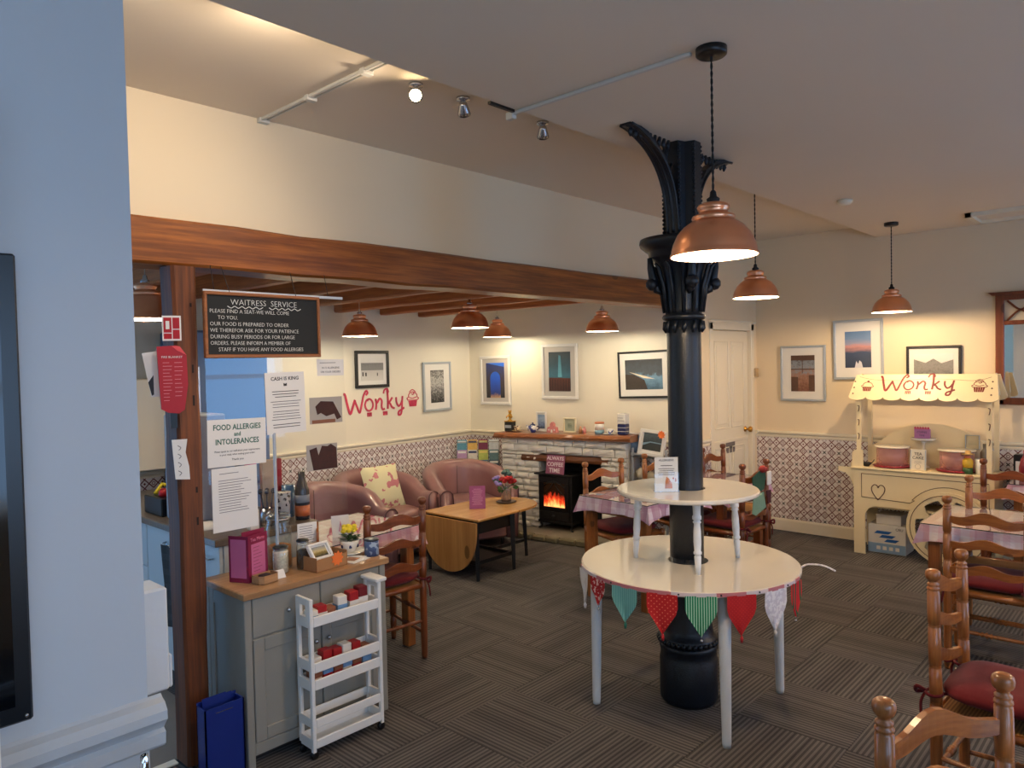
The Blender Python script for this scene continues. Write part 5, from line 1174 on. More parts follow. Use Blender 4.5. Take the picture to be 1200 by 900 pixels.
jar('dark-clipped jar between the sweet jar and the cardboard box', 1.825, 3.04, .03, .14, flat('beans', (60, 44, 36), .7, var=.5, nscale=90), .6, BLACK)
t = onp('wooden_bowl', 'pale round wooden pot behind the cardboard box', 'pot', 1.95, 3.10); MB().lathe([(.04, 0), (.044, .02), (.044, .08), (.038, .085), (.036, .07), (0, .07)], 22).build('pot', OAK, t)
KR = flat('cardboard', (170, 122, 78), .8)
t = onp('cardboard_box', 'open brown cardboard box of picture cards with an orange star', 'box', 1.905, 2.985, 6)
MB().box(-.09, .09, -.055, -.052, 0, .058).box(-.09, .09, .052, .055, 0, .068).box(-.09, -.087, -.055, .055, 0, .066).box(.087, .09, -.055, .055, 0, .07).box(-.09, .09, -.055, .055, 0, .003).build('box', KR, t)
mb = MB(); star(mb, (.03, .042), .036, .026, 9, -.0575, -.0555); mb.build('star_label', bpy.data.materials['orange_card'], t)
picture('white mounted small landscape card standing in the cardboard box', .115, .085, (1.875, 2.985, T0+.075), R_(6), PAPER, .012, MOUNT, .075, .05, art('art_tor', [(0, (30, 30, 26)), (.35, (130, 110, 50)), (.55, (200, 180, 130)), (1, (120, 130, 140))], 30, .4, h=.05), lean=R_(-38), name='mounted_card')
t = onp('leaflet', 'white printed leaflets lying between the box and the blue tin', 'leaflet', 2.06, 2.98, 12); MB().box(-.05, .07, -.05, .06, 0, .002).at((.01, .01, .0022), (0, 0, R_(14))).box(-.05, .06, -.045, .05, 0, .002).build('sheet', PAPER, t); MB().at((.01, .01, .0044), (0, 0, R_(14))).box(-.04, .02, -.03, .03, 0, .0006).build('printed_block', flat('print_brown', (160, 110, 84), .6, var=.4, nscale=60), t)
t = onp('patterned_tin', 'blue and grey patterned round tin at the right end of the sideboard', 'tin', 2.175, 2.985); MB().lathe([(.036, 0), (.036, .075)], 24).build('body', stripe_mat('tin_print', (70, 90, 130), (150, 168, 190), 0, 34, .55, .4, 'noise'), t); MB().lathe([(.0365, .075), (.0365, .082), (.033, .084), (0, .084)], 24).build('lid', flat('tin_lid', (70, 76, 84), .3, .6), t)
t = onp('teacup_planter', 'white teacup planted with yellow flowers on a saucer at the back of the sideboard', 'plant', 2.125, 3.10)
MB().lathe([(.03, 0), (.07, .008), (.085, .016), (.07, .013), (0, .007)], 26).build('saucer', CHINA, t); mb = MB(); cup(mb, (0, 0, .012), .050, .058); mb.build('cup', CHINA, t)
mb = MB()
for i in range(6): a = 2*PI*i/6; mb.box(.040*math.cos(a)-.006, .040*math.cos(a)+.006, .040*math.sin(a)-.006, .040*math.sin(a)+.006, .035, .05)
mb.build('cup_pattern', NAVY, t)
mb = MB()
for i in range(70):
    a = rr.uniform(0, 2*PI); r_ = rr.uniform(.0, .055); z = rr.uniform(.068, .105); c = Vector((r_*math.cos(a), r_*math.sin(a), z)); d_ = Vector((math.cos(a+rr.uniform(-.6, .6)), math.sin(a), rr.uniform(-.2, .6)))*.02; s_ = Vector((-d_.y, d_.x, 0))*.5
    mb.poly([c-d_, c+s_, c+d_, c-s_])
o = mb.build('foliage', LEAFM, t); o['kind'] = 'stuff'
YEL = flat('petal_yellow', (242, 214, 50), .7, var=.12, nscale=70)
for c in ((-.02, .0, .118), (.012, -.012, .125), (.0, .02, .128), (.028, .01, .115)): blob(t, 'bloom', c, .026, YEL, 8)

# ------------------------------------------------------------------ narrow white trolley
tr = thing('slim_trolley', 'narrow white three-tier trolley on castors before the grey sideboard', 'trolley', (1.685, 2.768, 0), R_(-1))
TL, TD = .375, .118; TW = flat('trolley_white', (236, 234, 230), .4, var=.01)
for x in (0, TL-.018):
    for y in (0, TD-.02): MB().box(x, x+.018, y, y+.02, .05 if y else .03, .70 if x == 0 else .695, c=.003).build('upright', TW, tr)
for x in (0, TL-.014):
    for z0, z1 in ((.385, .43), (.30, .345), (.14, .18), (.045, .09)): MB().box(x, x+.014, .018, TD-.018, z0, z1).build('end_rail', TW, tr)
    e = MB(); q_ = [(.018, .585), (TD-.018, .585), (TD-.018, .70), (TD/2, .70), (TD/2, .67), (TD/2+.02, .66), (TD/2+.022, .63), (TD/2, .615), (TD/2-.022, .63), (TD/2-.02, .66), (TD/2, .67), (TD/2, .70), (.018, .70)]
    e.box(x, x+.014, .018, TD-.018, .575, .62).box(x, x+.014, .018, .036, .62, .67).box(x, x+.014, TD-.036, TD-.018, .62, .67).box(x, x+.014, .018, TD-.018, .67, .70); e.build('end_panel', TW, tr)
MB().box(TL-.03, TL+.03, -.006, TD+.006, .695, .712, c=.004).build('handle', TW, tr)
for i, (z, rails) in enumerate(((.575, ((.575, .62),)), (.30, ((.375, .42), (.30, .345))), (.045, ((.135, .175), (.045, .085))))):
    MB().box(.014, TL-.014, .006, TD-.006, z, z+.008).build('shelf_board', TW, tr)
    for a, b_ in rails:
        MB().box(.018, TL-.018, 0, .010, a, b_, c=.003).build('front_rail', TW, tr); MB().box(.018, TL-.018, TD-.010, TD, a, b_, c=.003).build('back_rail', TW, tr)
for x in (.012, TL-.012):
    for y in (.012, TD-.012): w_ = MB().lathe([(.016, -.009), (.018, -.007), (.018, .007), (.016, .009)], 14, axis=1, c=(x, y, .018)).box(x-.005, x+.005, y-.011, y+.011, .02, .05).build('castor', BLACK, tr)
REDB = flat('packet_red', (168, 32, 36), .35, var=.2, nscale=60); BOXW = flat('packet_white', (228, 222, 212), .5); BRN = flat('packet_brown', (140, 84, 56), .5, var=.5, nscale=50); BLP = flat('packet_blue', (110, 150, 190), .4, var=.4, nscale=50)
items = [('white gift box', BOXW, .04, .045), ('red topped jar of sweets', REDB, .085, .055), ('brown sweet packet', BRN, .13, .04), ('tall white box', BOXW, .19, .07), ('red wrapped packet', REDB, .25, .075), ('dark red tall packet', flat('packet_wine', (110, 20, 30), .4), .30, .085)]
def trolley_item(lb, m, x, h, z, y=.059, d=.05, m2=None):
    h *= 1.18
    c_, s_ = math.cos(R_(-1)), math.sin(R_(-1)); t = thing('gift_packet', lb, 'packet', (1.685+x*c_-y*s_, 2.768+x*s_+y*c_, z), R_(rr.uniform(-8, 6)), 'gift packets on the trolley')
    MB().box(-.0235, .0235, -d/2, d/2, 0, h, c=.003).build('box', m, t); MB().box(-.024, .024, -d/2-.001, d/2+.001, h*.25, h*.55).build('label_band', m2 or BOXW, t)
for lb, m, x, h in items: trolley_item(lb + ' on the top tier of the white trolley', m, x, h, .5835, m2=(BLP if m is BOXW else None))
for k, (lb, m, x, h) in enumerate((('white box at the left', BOXW, .05, .10), ('red topped packet second from the left', REDB, .105, .115), ('red topped packet third from the left', REDB, .155, .11), ('white box fourth from the left', BOXW, .205, .115), ('red topped packet fifth from the left', REDB, .255, .11), ('short brown packet at the right', BRN, .31, .085))): trolley_item(lb + ' on the middle tier of the white trolley', m, x, h, .3085, m2=(BRN, BLP)[k % 2])
# blue display folder leaning on the sideboard's end
BLUE = flat('royal_blue', (14, 38, 116), .4)
t = thing('blue_folder', 'tall royal blue box folder standing between the post and the sideboard', 'folder', (1.435, 2.93, 0), R_(0)); 
MB().box(-.165, 0, -.05, -.044, 0, .335).box(-.165, 0, .02, .026, 0, .345).box(-.165, -.16, -.05, .026, 0, .335).box(-.006, 0, -.05, .026, 0, .335).box(-.165, 0, -.05, .026, 0, .005).build('case', BLUE, t); MB().at((0, 0, 0), (R_(-4), 0, 0)).box(-.15, -.05, -.02, -.016, .01, .36).box(-.14, -.02, -.005, -.001, .01, .35).build('papers', BLUE, t); MB().box(-.12, -.05, -.0515, -.0502, .31, .313).build('rivet_strip', STEEL, t)

# ------------------------------------------------------------------ clear screen with its signs, chalkboard
scr = thing('perspex_screen', 'clear perspex screen hung from the beam beside the post, covered in notices', 'screen', (1.415, 3.092, 0))
MB().poly([(0, 0, .985), (.70, 0, .985), (.70, 0, 2.035), (0, 0, 2.035)]).build('sheet', CLEAR, scr)
MB().box(0, .70, -.004, .004, 2.03, 2.042).build('top_rail', flat('rail_clear', (206, 210, 214), .3), scr)
MB().box(.305, .318, -.005, .005, .80, 1.40, c=.002).build('support_rod', flat('rod_grey', (176, 180, 184), .2), scr)
for x in (.05, .62): MB().cyl((x, 0, 2.04), (x, .03, 2.15), .0015, n=5).build('hanging_wire', BLACK, scr)
def notice(label, x0, x1, z0, z1, y=3.0895, tilt=0, m=None, nm='paper_notice'):
    t = thing(nm, label, 'notice', ((x0+x1)/2, y, (z0+z1)/2)); t.rotation_euler = (0, R_(tilt), 0)
    w_, h_ = (x1-x0)/2, (z1-z0)/2; MB().box(-w_, w_, -.0006, 0, -h_, h_).build('sheet', m or PAPER, t); return t, w_, h_
t, w_, h_ = notice('notice headed FOOD ALLERGIES and INTOLERANCES in green letters', 1.412, 1.683, 1.272, 1.478, tilt=1)
for s_, z_, k in (('FOOD ALLERGIES', .057, .034), ('and', .029, .026), ('INTOLERANCES', -.006, .034)): text('lettering', s_, k, GREEN, t, (0, -.001, z_), ext=.0003, off=.0006, sx=.83)
text('lettering', 'Please speak to our staff about your requirements', .0115, INK, t, (0, -.001, -.040), ext=.0002, sx=.9); text('lettering', 'in your meal, when making your order.', .0115, INK, t, (0, -.001, -.055), ext=.0002, sx=.9); text('lettering', 'Thank you', .013, INK, t, (0, -.001, -.078), ext=.0002)
t, w_, h_ = notice('long white notice of small print below the food allergies sign', 1.425, 1.633, .99, 1.268, y=3.0880)
mb = MB(); fake_lines(mb, -.07, .02, .115, 1, .01, -.0012, .1, .004); fake_lines(mb, -.075, .075, .085, 13, .0115, -.0012, .35, .004); mb.build('print_lines', INK2, t)
t, w_, h_ = notice('white notice headed CASH IS KING higher on the screen', 1.688, 1.89, 1.395, 1.678, tilt=-1)
text('lettering', 'CASH IS KING', .023, INK, t, (0, -.001, .105), ext=.0003, off=.0004); mb = MB(); mb.prism([(-.008, .078), (.008, .078), (.009, .092), (0, .088), (-.009, .092)], -.0012, -.0006); fake_lines(mb, -.08, .08, .055, 3, .0125, -.0012, .35, .0045, True); fake_lines(mb, -.08, .08, .008, 3, .0125, -.0012, .2, .0035, True); fake_lines(mb, -.08, .08, -.038, 4, .0125, -.0012, .2, .0035, True); fake_lines(mb, -.08, .08, -.098, 2, .0125, -.0012, .4, .0045, True); mb.build('print_lines', INK, t)
t, w_, h_ = notice('white notice of small bold capitals at the screen edge, under the chalkboard', 1.958, 2.11, 1.655, 1.735, y=3.088)
text('lettering', '10-15 ALLERGENS', .013, INK, t, (0, -.001, -.005), ext=.0002); text('lettering', 'ON YOUR ORDERS', .013, INK, t, (0, -.001, -.025), ext=.0002); MB().box(-.06, .03, -.0012, -.0006, .022, .025).build('print_lines', INK2, t)
CH = art('art_choc', [(0, (60, 36, 28)), (.35, (30, 16, 14)), (.6, (74, 46, 34)), (1, (150, 150, 150))], 26, .5, h=.14)
def photo(label, x0, x1, z0, z1, fn): 
    t, w_, h_ = notice(label, x0, x1, z0, z1, y=3.0885, m=flat('photo_grey', (170, 162, 152), .5), nm='food_photo'); t['category'] = 'photo'; fn(t, w_, h_)
CD = flat('choc_dark', (58, 22, 16), .7, var=.5, nscale=50)
def p1(t, w_, h_): MB().prism([(-.06, .02), (-.03, .045), (.04, .04), (.085, -.04), (.06, -.05), (.045, -.02), (0, -.03), (-.03, -.012), (-.05, -.02)], -.0014, -.0006).build('printed_cake', CD, t); MB().box(-.08, .05, -.0012, -.0006, -.062, -.045).build('printed_board', flat('board_brown', (130, 80, 50), .5), t)
def p2(t, w_, h_): MB().prism([(-.07, .04), (-.03, .05), (-.02, .01), (.0, .055), (.03, .05), (.05, .06), (.08, .04), (.085, -.06), (-.05, -.06)], -.0014, -.0006).build('printed_cake', CD, t)
photo('upper photo of a dark cake slice stuck to the screen edge', 1.912, 2.095, 1.425, 1.552, p1); photo('lower photo of dark brownies stuck to the screen edge', 1.888, 2.06, 1.20, 1.325, p2)
cb = thing('chalkboard', 'wood-framed chalkboard headed WAITRESS SERVICE hung from the beam', 'chalkboard', (1.677, 3.055, 1.888), 0)
MB().box(-.27, .27, -.004, .008, -.13, .13).build('slate', flat('slate_black', (24, 26, 26), .7, var=.3, nscale=6), cb)
FRW = wood('board_frame', (168, 104, 56), (120, 68, 30), 0, .5, 1, False)
MB().box(-.28, .28, -.012, .01, .127, .142, c=.003).box(-.28, .28, -.012, .01, -.142, -.127, c=.003).box(-.28, -.266, -.012, .01, -.13, .13, c=.003).box(.266, .28, -.012, .01, -.13, .13, c=.003).build('frame', FRW, cb)
CHK = flat('chalk', (226, 226, 220), .8)
text('lettering', 'WAITRESS  SERVICE', .036, CHK, cb, (0, -.0045, .088), ext=.0003, off=-.0006, sx=1.02)
LN = ['PLEASE FIND A SEAT-WE WILL COME', 'TO YOU.', 'OUR FOOD IS PREPARED TO ORDER', 'WE THEREFOR ASK FOR YOUR PATIENCE', 'DURING BUSY PERIODS OR FOR LARGE', 'ORDERS. PLEASE INFORM A MEMBER OF', 'STAFF IF YOU HAVE ANY FOOD ALLERGIES']
for i, l in enumerate(LN): text('lettering', l, .0235, CHK, cb, (-.255+(.035 if i in (1, 6) else 0), -.0045, .052-i*.0275), (PI/2, 0, R_(0)), 'LEFT', .0003, -.0003, .96 if i < 5 else .90)
mb = MB()
for x0, x1 in ((-.175, -.01), (.02, .18)): ribbon(mb, [(x0+(x1-x0)*k/10, .078+.004*(-1)**k) for k in range(11)], .003, -.0052, -.0045)
mb.build('wavy_underline', CHK, cb)
for x in (-.16, .16): MB().cyl((x, 0, .14), (x*1.05, .06, .26), .0015, n=5).build('hanging_chain', BLACK, cb)
# fire blanket pouch, its sign and a torn note on the post
FRED = flat('safety_red', (176, 8, 18), .45)
t = thing('fire_blanket', 'red fire blanket pouch hanging on the left of the timber post', 'fire blanket', (1.268, 3.075, 1.66), R_(-18))
MB().prism([(-.055, .135), (.02, .14), (.055, .10), (.058, -.02), (.042, -.125), (.02, -.14), (-.02, -.135), (-.045, -.12)], -.02, .012).build('pouch', FRED, t)
MB().prism([(.0, .138), (.03, .136), (.055, .10), (.02, .118)], -.022, -.0205).build('flap', flat('flap_red', (226, 70, 66), .4), t)
text('lettering', 'FIRE BLANKET', .0125, CHK, t, (.0, -.0208, .088), ext=.0003); mb = MB(); fake_lines(mb, -.035, .0, .07, 12, .014, -.0208, .4, .003); fake_lines(mb, .008, .04, .07, 9, .017, -.0208, .4, .003); mb.build('print_lines', flat('pale_red', (232, 150, 150), .5), t)
MB().box(-.012, .014, -.004, .004, -.20, -.13).build('pull_tape', BLACK, t)
t = thing('fire_blanket_sign', 'small red and white safety sign on the side of the post above the blanket', 'sign', (1.283, 3.10, 1.872), R_(-25))
MB().box(-.036, .036, -.003, 0, -.052, .052, c=.001).build('plate', PAPER, t); MB().box(-.030, .0, -.0042, -.003, -.018, .044).box(-.030, .0, -.0042, -.003, -.044, -.022).box(.004, .030, -.0042, -.003, -.002, .044).box(.004, .030, -.0042, -.003, -.044, -.006).build('red_panel', FRED, t); MB().box(-.022, -.008, -.005, -.0042, -.004, .03).build('blanket_symbol', PAPER, t)
t = thing('torn_note', 'torn white note hanging below the fire blanket on the post', 'note', (1.293, 3.085, 1.325), R_(-15)); MB().prism([(-.03, .085), (.03, .085), (.022, .03), (.034, -.03), (.036, -.085), (-.02, -.08)], -.001, 0).build('paper', PAPER, t); mb = MB()
for k in range(4): ribbon(mb, [(-.008, .06-k*.035), (.004, .05-k*.035), (-.004, .04-k*.035)], .003, -.0016, -.001)
mb.build('handwriting', INK2, t)
t = thing('leaflet_bundle', 'yellow and white leaflet tucked behind the fire blanket', 'leaflet', (1.215, 3.13, 1.68), R_(-18)); MB().prism([(-.04, .09), (.03, .10), (.03, -.09), (-.01, -.09)], -.004, 0).build('paper', PAPER, t); MB().prism([(-.02, -.03), (.0, -.0), (.0, -.08), (-.008, -.085)], -.005, -.0041).build('printed_dark', INK, t)

# ------------------------------------------------------------------ kitchen counter behind the post and screen
CAB = flat('cabinet_white', (208, 216, 220), .35, var=.01); WT = flat('laminate_top', (112, 98, 84), .3, var=.4, nscale=60)
t = thing('kitchen_base_unit', 'white kitchen base unit behind the timber post', 'cabinet', (1.58, 3.36, 0))
MB().box(.02, .50, 0, 1.75, .10, .862).build('body', CAB, t); MB().box(.06, .50, .0, 1.75, 0, .10).build('plinth', flat('plinth_dark', (60, 60, 62), .5), t)
for k in range(4):
    y0 = .01+k*.435
    if k == 2:
        for z0, z1 in ((.11, .36), (.365, .61), (.615, .855)): dd = MB().box(0, .019, y0, y0+.425, z0, z1, c=.002).build('drawer', CAB, t); MB().tube([(0, y0+.15, (z0+z1)/2), (-.022, y0+.16, (z0+z1)/2), (-.022, y0+.27, (z0+z1)/2), (0, y0+.28, (z0+z1)/2)], .004, 6).build('handle', STEEL, dd)
    else: dd = MB().box(0, .019, y0, y0+.425, .11, .855, c=.002).build('door', CAB, t); MB().tube([(0, y0+.06, .79), (-.022, y0+.07, .79), (-.022, y0+.16, .79), (0, y0+.17, .79)], .004, 6).build('handle', STEEL, dd)
t = thing('laminate_worktop', 'mottled brown worktop running away behind the timber post', 'worktop', (1.56, 3.34, .863)); MB().box(-.012, .545, 0, 1.79, 0, .036, c=.004).build('worktop', WT, t)
ZK = .8995
t = thing('tea_towel', 'dark checked tea towel hanging on the kitchen cabinet handle', 'towel', (1.552, 3.87, .79)); 
vs = []; fs = []
for i in range(7):
    for j in range(6): vs.append((-.006-.008*math.sin(j*1.7+i*.4), -.07+.14*j/5*(1-.12*i/6)+.01, .0-.42*i/6))
for i in range(6):
    for j in range(5): k = i*6+j; fs.append((k, k+1, k+7, k+6))
MB().add(vs, fs, 0, True).build('cloth', ging('towel_check', (60, 60, 62), (100, 100, 100), (30, 30, 32)), t)
t = thing('grey_appliance', 'tall grey panelled machine standing on the worktop left of the post', 'appliance', (1.62, 3.80, ZK)); MB().box(0, .22, 0, .26, 0, .56, c=.006).build('casing', flat('appliance_grey', (150, 154, 164), .4), t)
t = thing('kitchen_cupboard', 'cream wall cupboard in the kitchen behind the post', 'cupboard', (1.885, 5.335, 1.0)); MB().box(-.35, .35, 0, .28, 0, .64, c=.004).build('carcass', TRIMM, t)
for a in (-.345, .003): MB().box(a, a+.342, -.02, 0, .005, .635, c=.003).build('door', TRIMM, t)
t = thing('black_tray', 'black tray with yellow and red kitchen bits on the worktop', 'tray', (1.70, 4.22, ZK)); MB().box(-.09, .09, -.12, .12, 0, .10, c=.006).build('tray', BLACK, t); MB().sphere((-.04, -.03, .115), .03, 8).build('red_item', FRED, t); MB().tube([(-.05, .06, .105), (.0, .09, .15), (.05, .05, .13)], .012, 6).build('yellow_item', YEL, t)
t = thing('white_paper', 'white paper lying at the worktop edge left of the post', 'paper', (1.63, 3.69, ZK)); MB().box(-.06, .10, -.11, .09, 0, .006).build('sheet', PAPER, t)
def kthing(nm, lb, cat, x, y): return thing(nm, lb, cat, (x, y, ZK), 0)
def kbox(nm, lb, cat, x, y, w_, d_, h_, m, m2=None, band=(.4, .7)):
    t = kthing(nm, lb, cat, x, y); MB().box(-w_/2, w_/2, -d_/2, d_/2, 0, h_, c=.003).build('box', m, t)
    if m2: MB().box(-w_/2-.0008, w_/2+.0008, -d_/2-.0008, d_/2+.0008, h_*band[0], h_*band[1]).build('band', m2, t)
    return t
BEI = flat('beige_card', (196, 172, 148), .6); PK = flat('hot_pink', (214, 70, 140), .5); GRN = flat('slate_green', (90, 110, 104), .5)
kbox('file_box', 'beige card folder with a red spine behind the screen', 'folder', 1.975, 3.62, .075, .03, .31, BEI); kbox('file_box', 'deep red folder beside the beige one behind the screen', 'folder', 2.035, 3.62, .035, .03, .31, flat('deep_red', (166, 24, 44), .5))
kbox('carton', 'hot pink carton behind the notices on the screen', 'carton', 1.90, 3.66, .04, .06, .30, PK, BOXW, (.5, .6)); kbox('carton', 'red and white carton left of the slate green folder', 'carton', 1.80, 3.55, .05, .05, .22, flat('coral', (206, 70, 66), .5), BOXW, (.0, .35)); kbox('file_box', 'slate green folder behind the screen', 'folder', 1.85, 3.57, .035, .05, .24, GRN)
kbox('carton', 'navy carton standing tall behind the screen rod', 'carton', 1.93, 3.80, .07, .06, .46, flat('navy_card', (40, 66, 100), .5), BOXW, (.1, .5))
kbox('paper_sheet_box', 'white bottle-shaped carton left of the screen rod', 'carton', 1.78, 3.42, .05, .04, .10, BOXW)
t = kthing('straw_cup', 'black and white patterned cup of straws behind the screen', 'cup', 1.975, 3.47); MB().lathe([(.032, 0), (.042, .15), (.044, .152), (.03, .15), (0, .14)], 18).build('cup', stripe_mat('cup_dash', (226, 222, 214), (40, 40, 44), 2, 50, .58, .5, 'noise'), t)
t = kthing('dark_bottle', 'dark bottle with a grey and orange label behind the screen edge', 'bottle', 2.07, 3.44); MB().lathe([(.036, 0), (.038, .01), (.038, .15), (.026, .19), (.018, .215), (.018, .25), (0, .25)], 18).build('bottle', flat('bottle_dark', (44, 44, 50), .2), t); MB().lathe([(.0385, .02), (.0385, .075)], 18).build('orange_label', flat('label_orange', (210, 110, 60), .5), t); MB().lathe([(.0385, .09), (.0385, .13)], 18).build('grey_label', flat('label_grey', (140, 150, 160), .5), t)
t = kthing('blue_beaker', 'clear bluish beaker beside the dark bottle', 'beaker', 2.06, 3.56); MB().lathe([(.03, 0), (.036, .17)], 18).build('glass', flat('beaker_blue', (90, 130, 160), .2), t)
t = kthing('cutlery_pot', 'steel pot of utensils left of the straw cup', 'pot', 1.87, 3.44); MB().lathe([(.034, 0), (.036, .09), (.03, .088), (0, .02)], 16).build('pot', STEEL, t); mb = MB()
for i in range(6): a = i*1.05; mb.cyl((.01*math.cos(a), .01*math.sin(a), .02), (.034*math.cos(a), .034*math.sin(a), .17), .004, n=6).sphere((.036*math.cos(a), .036*math.sin(a), .175), .012, 6)
mb.build('utensils', flat('utensil_dark', (50, 56, 66), .3), t)
t = thing('text_card', 'small white text card standing at the right of the big glass jar', 'card', (1.93, 3.17, T0), R_(-8)); MB().box(-.05, .05, -.0015, 0, .05, .18).box(-.05, .05, .001, .012, 0, .055).build('card', PAPER, t); mb = MB(); fake_lines(mb, -.04, .04, .165, 9, .0115, -.0016, .25, .004); mb.build('print_lines', INK2, t)
t = thing('chopping_board', 'thin wooden board standing on edge beside the text card', 'board', (2.005, 3.19, T0), R_(60)); MB().prism([(-.07, 0), (.07, 0), (.06, .13), (.0, .17), (-.06, .13)], 0, .012).build('board', wood('board_wood', (176, 106, 54), (120, 66, 30), 2, .4, 1), t)
t = thing('name_card', 'white card with a pink cupcake drawing on the gingham table behind the sideboard', 'card', (2.36, 3.52, .7375), R_(-20)); MB().at((0, 0, 0), (R_(-12), 0, 0)).box(-.05, .05, 0, .002, 0, .12).build('card', PAPER, t); mb = MB().at((0, 0, 0), (R_(-12), 0, 0)); mb.prism([(-.012, .03), (.0, .09), (.012, .03), (.006, .03), (0, .07), (-.006, .03)], -.001, 0); mb.build('pink_print', flat('print_pink', (214, 130, 150), .5), t)

# ------------------------------------------------------------------ the cream sweet cart
CRM = flat('cart_cream', (236, 218, 176), .42, var=.015); CDK = flat('cart_line', (74, 32, 26), .5)
ct = thing('sweet_cart', 'cream wooden sweet cart with a scalloped awning and a heart panel', 'cart', (6.62, 2.13, 0), NB)
CW, CDp = 1.03, .36
def arc(cx, cz, r, a0, a1, n=12): return [(cx+r*math.cos(R_(a0+(a1-a0)*i/n)), cz+r*math.sin(R_(a0+(a1-a0)*i/n))) for i in range(n+1)]
P = [(0, .0), (.09, 0), (.09, .30)]+arc(.19, .32, .10, 180, 90, 8)+[(.455, .42)]+arc(.72, .30, .27, 152, 14, 14)+[(.982, 0), (CW, 0), (CW, .73), (0, .73)]
MB().prism(P, 0, .016).build('front_board', CRM, ct); MB().prism(P, CDp-.016, CDp).build('back_board', CRM, ct)
MB().box(-.02, CW+.02, -.02, CDp+.01, .73, .745, c=.003).build('cart_top', CRM, ct)
for x in (0, CW-.016): MB().box(x, x+.016, .016, CDp-.016, .30, .73).build('side_board', CRM, ct)
mb = MB(); LT = .005
ribbon(mb, [(.065, .69), (.065, .49), (.44, .475), (.475, .50)]+arc(.72, .295, .335, 142, 35, 14)+[(.995, .49), (.995, .685), (.065, .69)], LT, -.002, 0, k=1, sm=False)
hp_ = [(.195, .475), (.155, .53), (.145, .575), (.165, .602), (.188, .598), (.197, .578), (.208, .598), (.232, .60), (.25, .575), (.238, .53), (.195, .475)]
ribbon(mb, hp_, .007, -.002, 0, k=3); mb.build('painted_lines', CDK, ct)
# wheel
wh = MB(); R1, R2 = .298, .235; n = 40; wc = (.72, .300)
vs, fs = [], []
for i in range(n):
    a = 2*PI*i/n
    for r_, y in ((R1, -.045), (R2, -.045), (R2, -.027), (R1, -.027)): vs.append((wc[0]+r_*math.cos(a), y, wc[1]+r_*math.sin(a)))
for i in range(n):
    for q in range(4): l = (q+1) % 4; i2 = (i+1) % n; fs.append((i*4+q, i*4+l, i2*4+l, i2*4+q))
wh.add(vs, fs); wheel = wh.build('wheel', CRM, ct)
mb = MB(); mb.lathe([(.07, -.047), (.07, -.022)], 24, axis=1, c=(wc[0], 0, wc[1]))
for k in range(6):
    a = R_(90+60*k)
    def Q(r_, o_): return (wc[0]+r_*math.cos(a)-o_*math.sin(a), wc[1]+r_*math.sin(a)+o_*math.cos(a))
    mb.prism([Q(.05, .03), Q(.12, .014), (Q(.19, .03)), Q(.238, .075), Q(.238, -.075), Q(.19, -.03), Q(.12, -.014), Q(.05, -.03)], -.044, -.028)
mb.build('spoke_plate', CRM, wheel)
mb = MB(); ribbon(mb, arc(wc[0], wc[1], .27, 0, 360, 48), .005, -.047, -.045, k=1, sm=False); mb.lathe([(.02, -.052), (.02, -.04)], 14, axis=1, c=(wc[0], 0, wc[1])); mb.build('wheel_line', CDK, wheel)
MB().prism([(.07, .42), (.08, .40), (CW-.1, .40), (CW-.1, .42)], .03, .33).build('inner_floor', CRM, ct)
mb = MB(); mb.prism([(-.13, .735), (0, .735), (0, .56), (-.012, .60), (-.035, .65), (-.07, .685), (-.13, .70)], .01, .028).prism([(-.13, .735), (0, .735), (0, .56), (-.012, .60), (-.035, .65), (-.07, .685), (-.13, .70)], CDp-.028, CDp-.01)
o = mb.build('handle_bracket', CRM, ct)
for x in (.02, CW-.055):
    for y in (.02, CDp-.04):
        MB().prism([(x, .745), (x+.035, .745), (x+.035, 1.40), (x, 1.40)], y, y+.018).build('awning_post', CRM, ct)
MB().prism([(-.015, .745), (-.015, .86)]+[(.0, .885), (.02, .892), (.075, .892), (.075, .745)], .012, .02).build('post_foot', CRM, ct)
for x in (.037, CW-.037): 
    mb = MB()
    for z0 in (.98, 1.10, 1.22): ribbon(mb, [(x-.006, z0+.05), (x+.006, z0+.045), (x+.003, z0+.01), (x-.002, z0)], .006, .017, .0195)
    mb.build('post_scroll', CDK, ct)
aw = math.atan2(.14, .215); L_ = .235
def awning(y0, ang, nm):
    P = [(-.03, .225), (-.03, .225)]; sc = 8; w_ = (CW+.06)/sc; pts = [(-.03+.02, L_), ]
    bot = []
    for k in range(sc):
        for i in range(9):
            a = PI+PI*i/8; bot.append((-.03+w_*(k+.5)+w_*.5*math.cos(a), .0+.018+.034*math.sin(a)))
    poly_ = bot+[(CW+.005, L_), (-.0, L_)]
    o = MB().prism(poly_, 0, .008).build(nm, CRM, ct); return o
o = awning(0, 0, 'awning_front'); o.location = (0, -.025, 1.335); o.rotation_euler = (-aw, 0, 0)
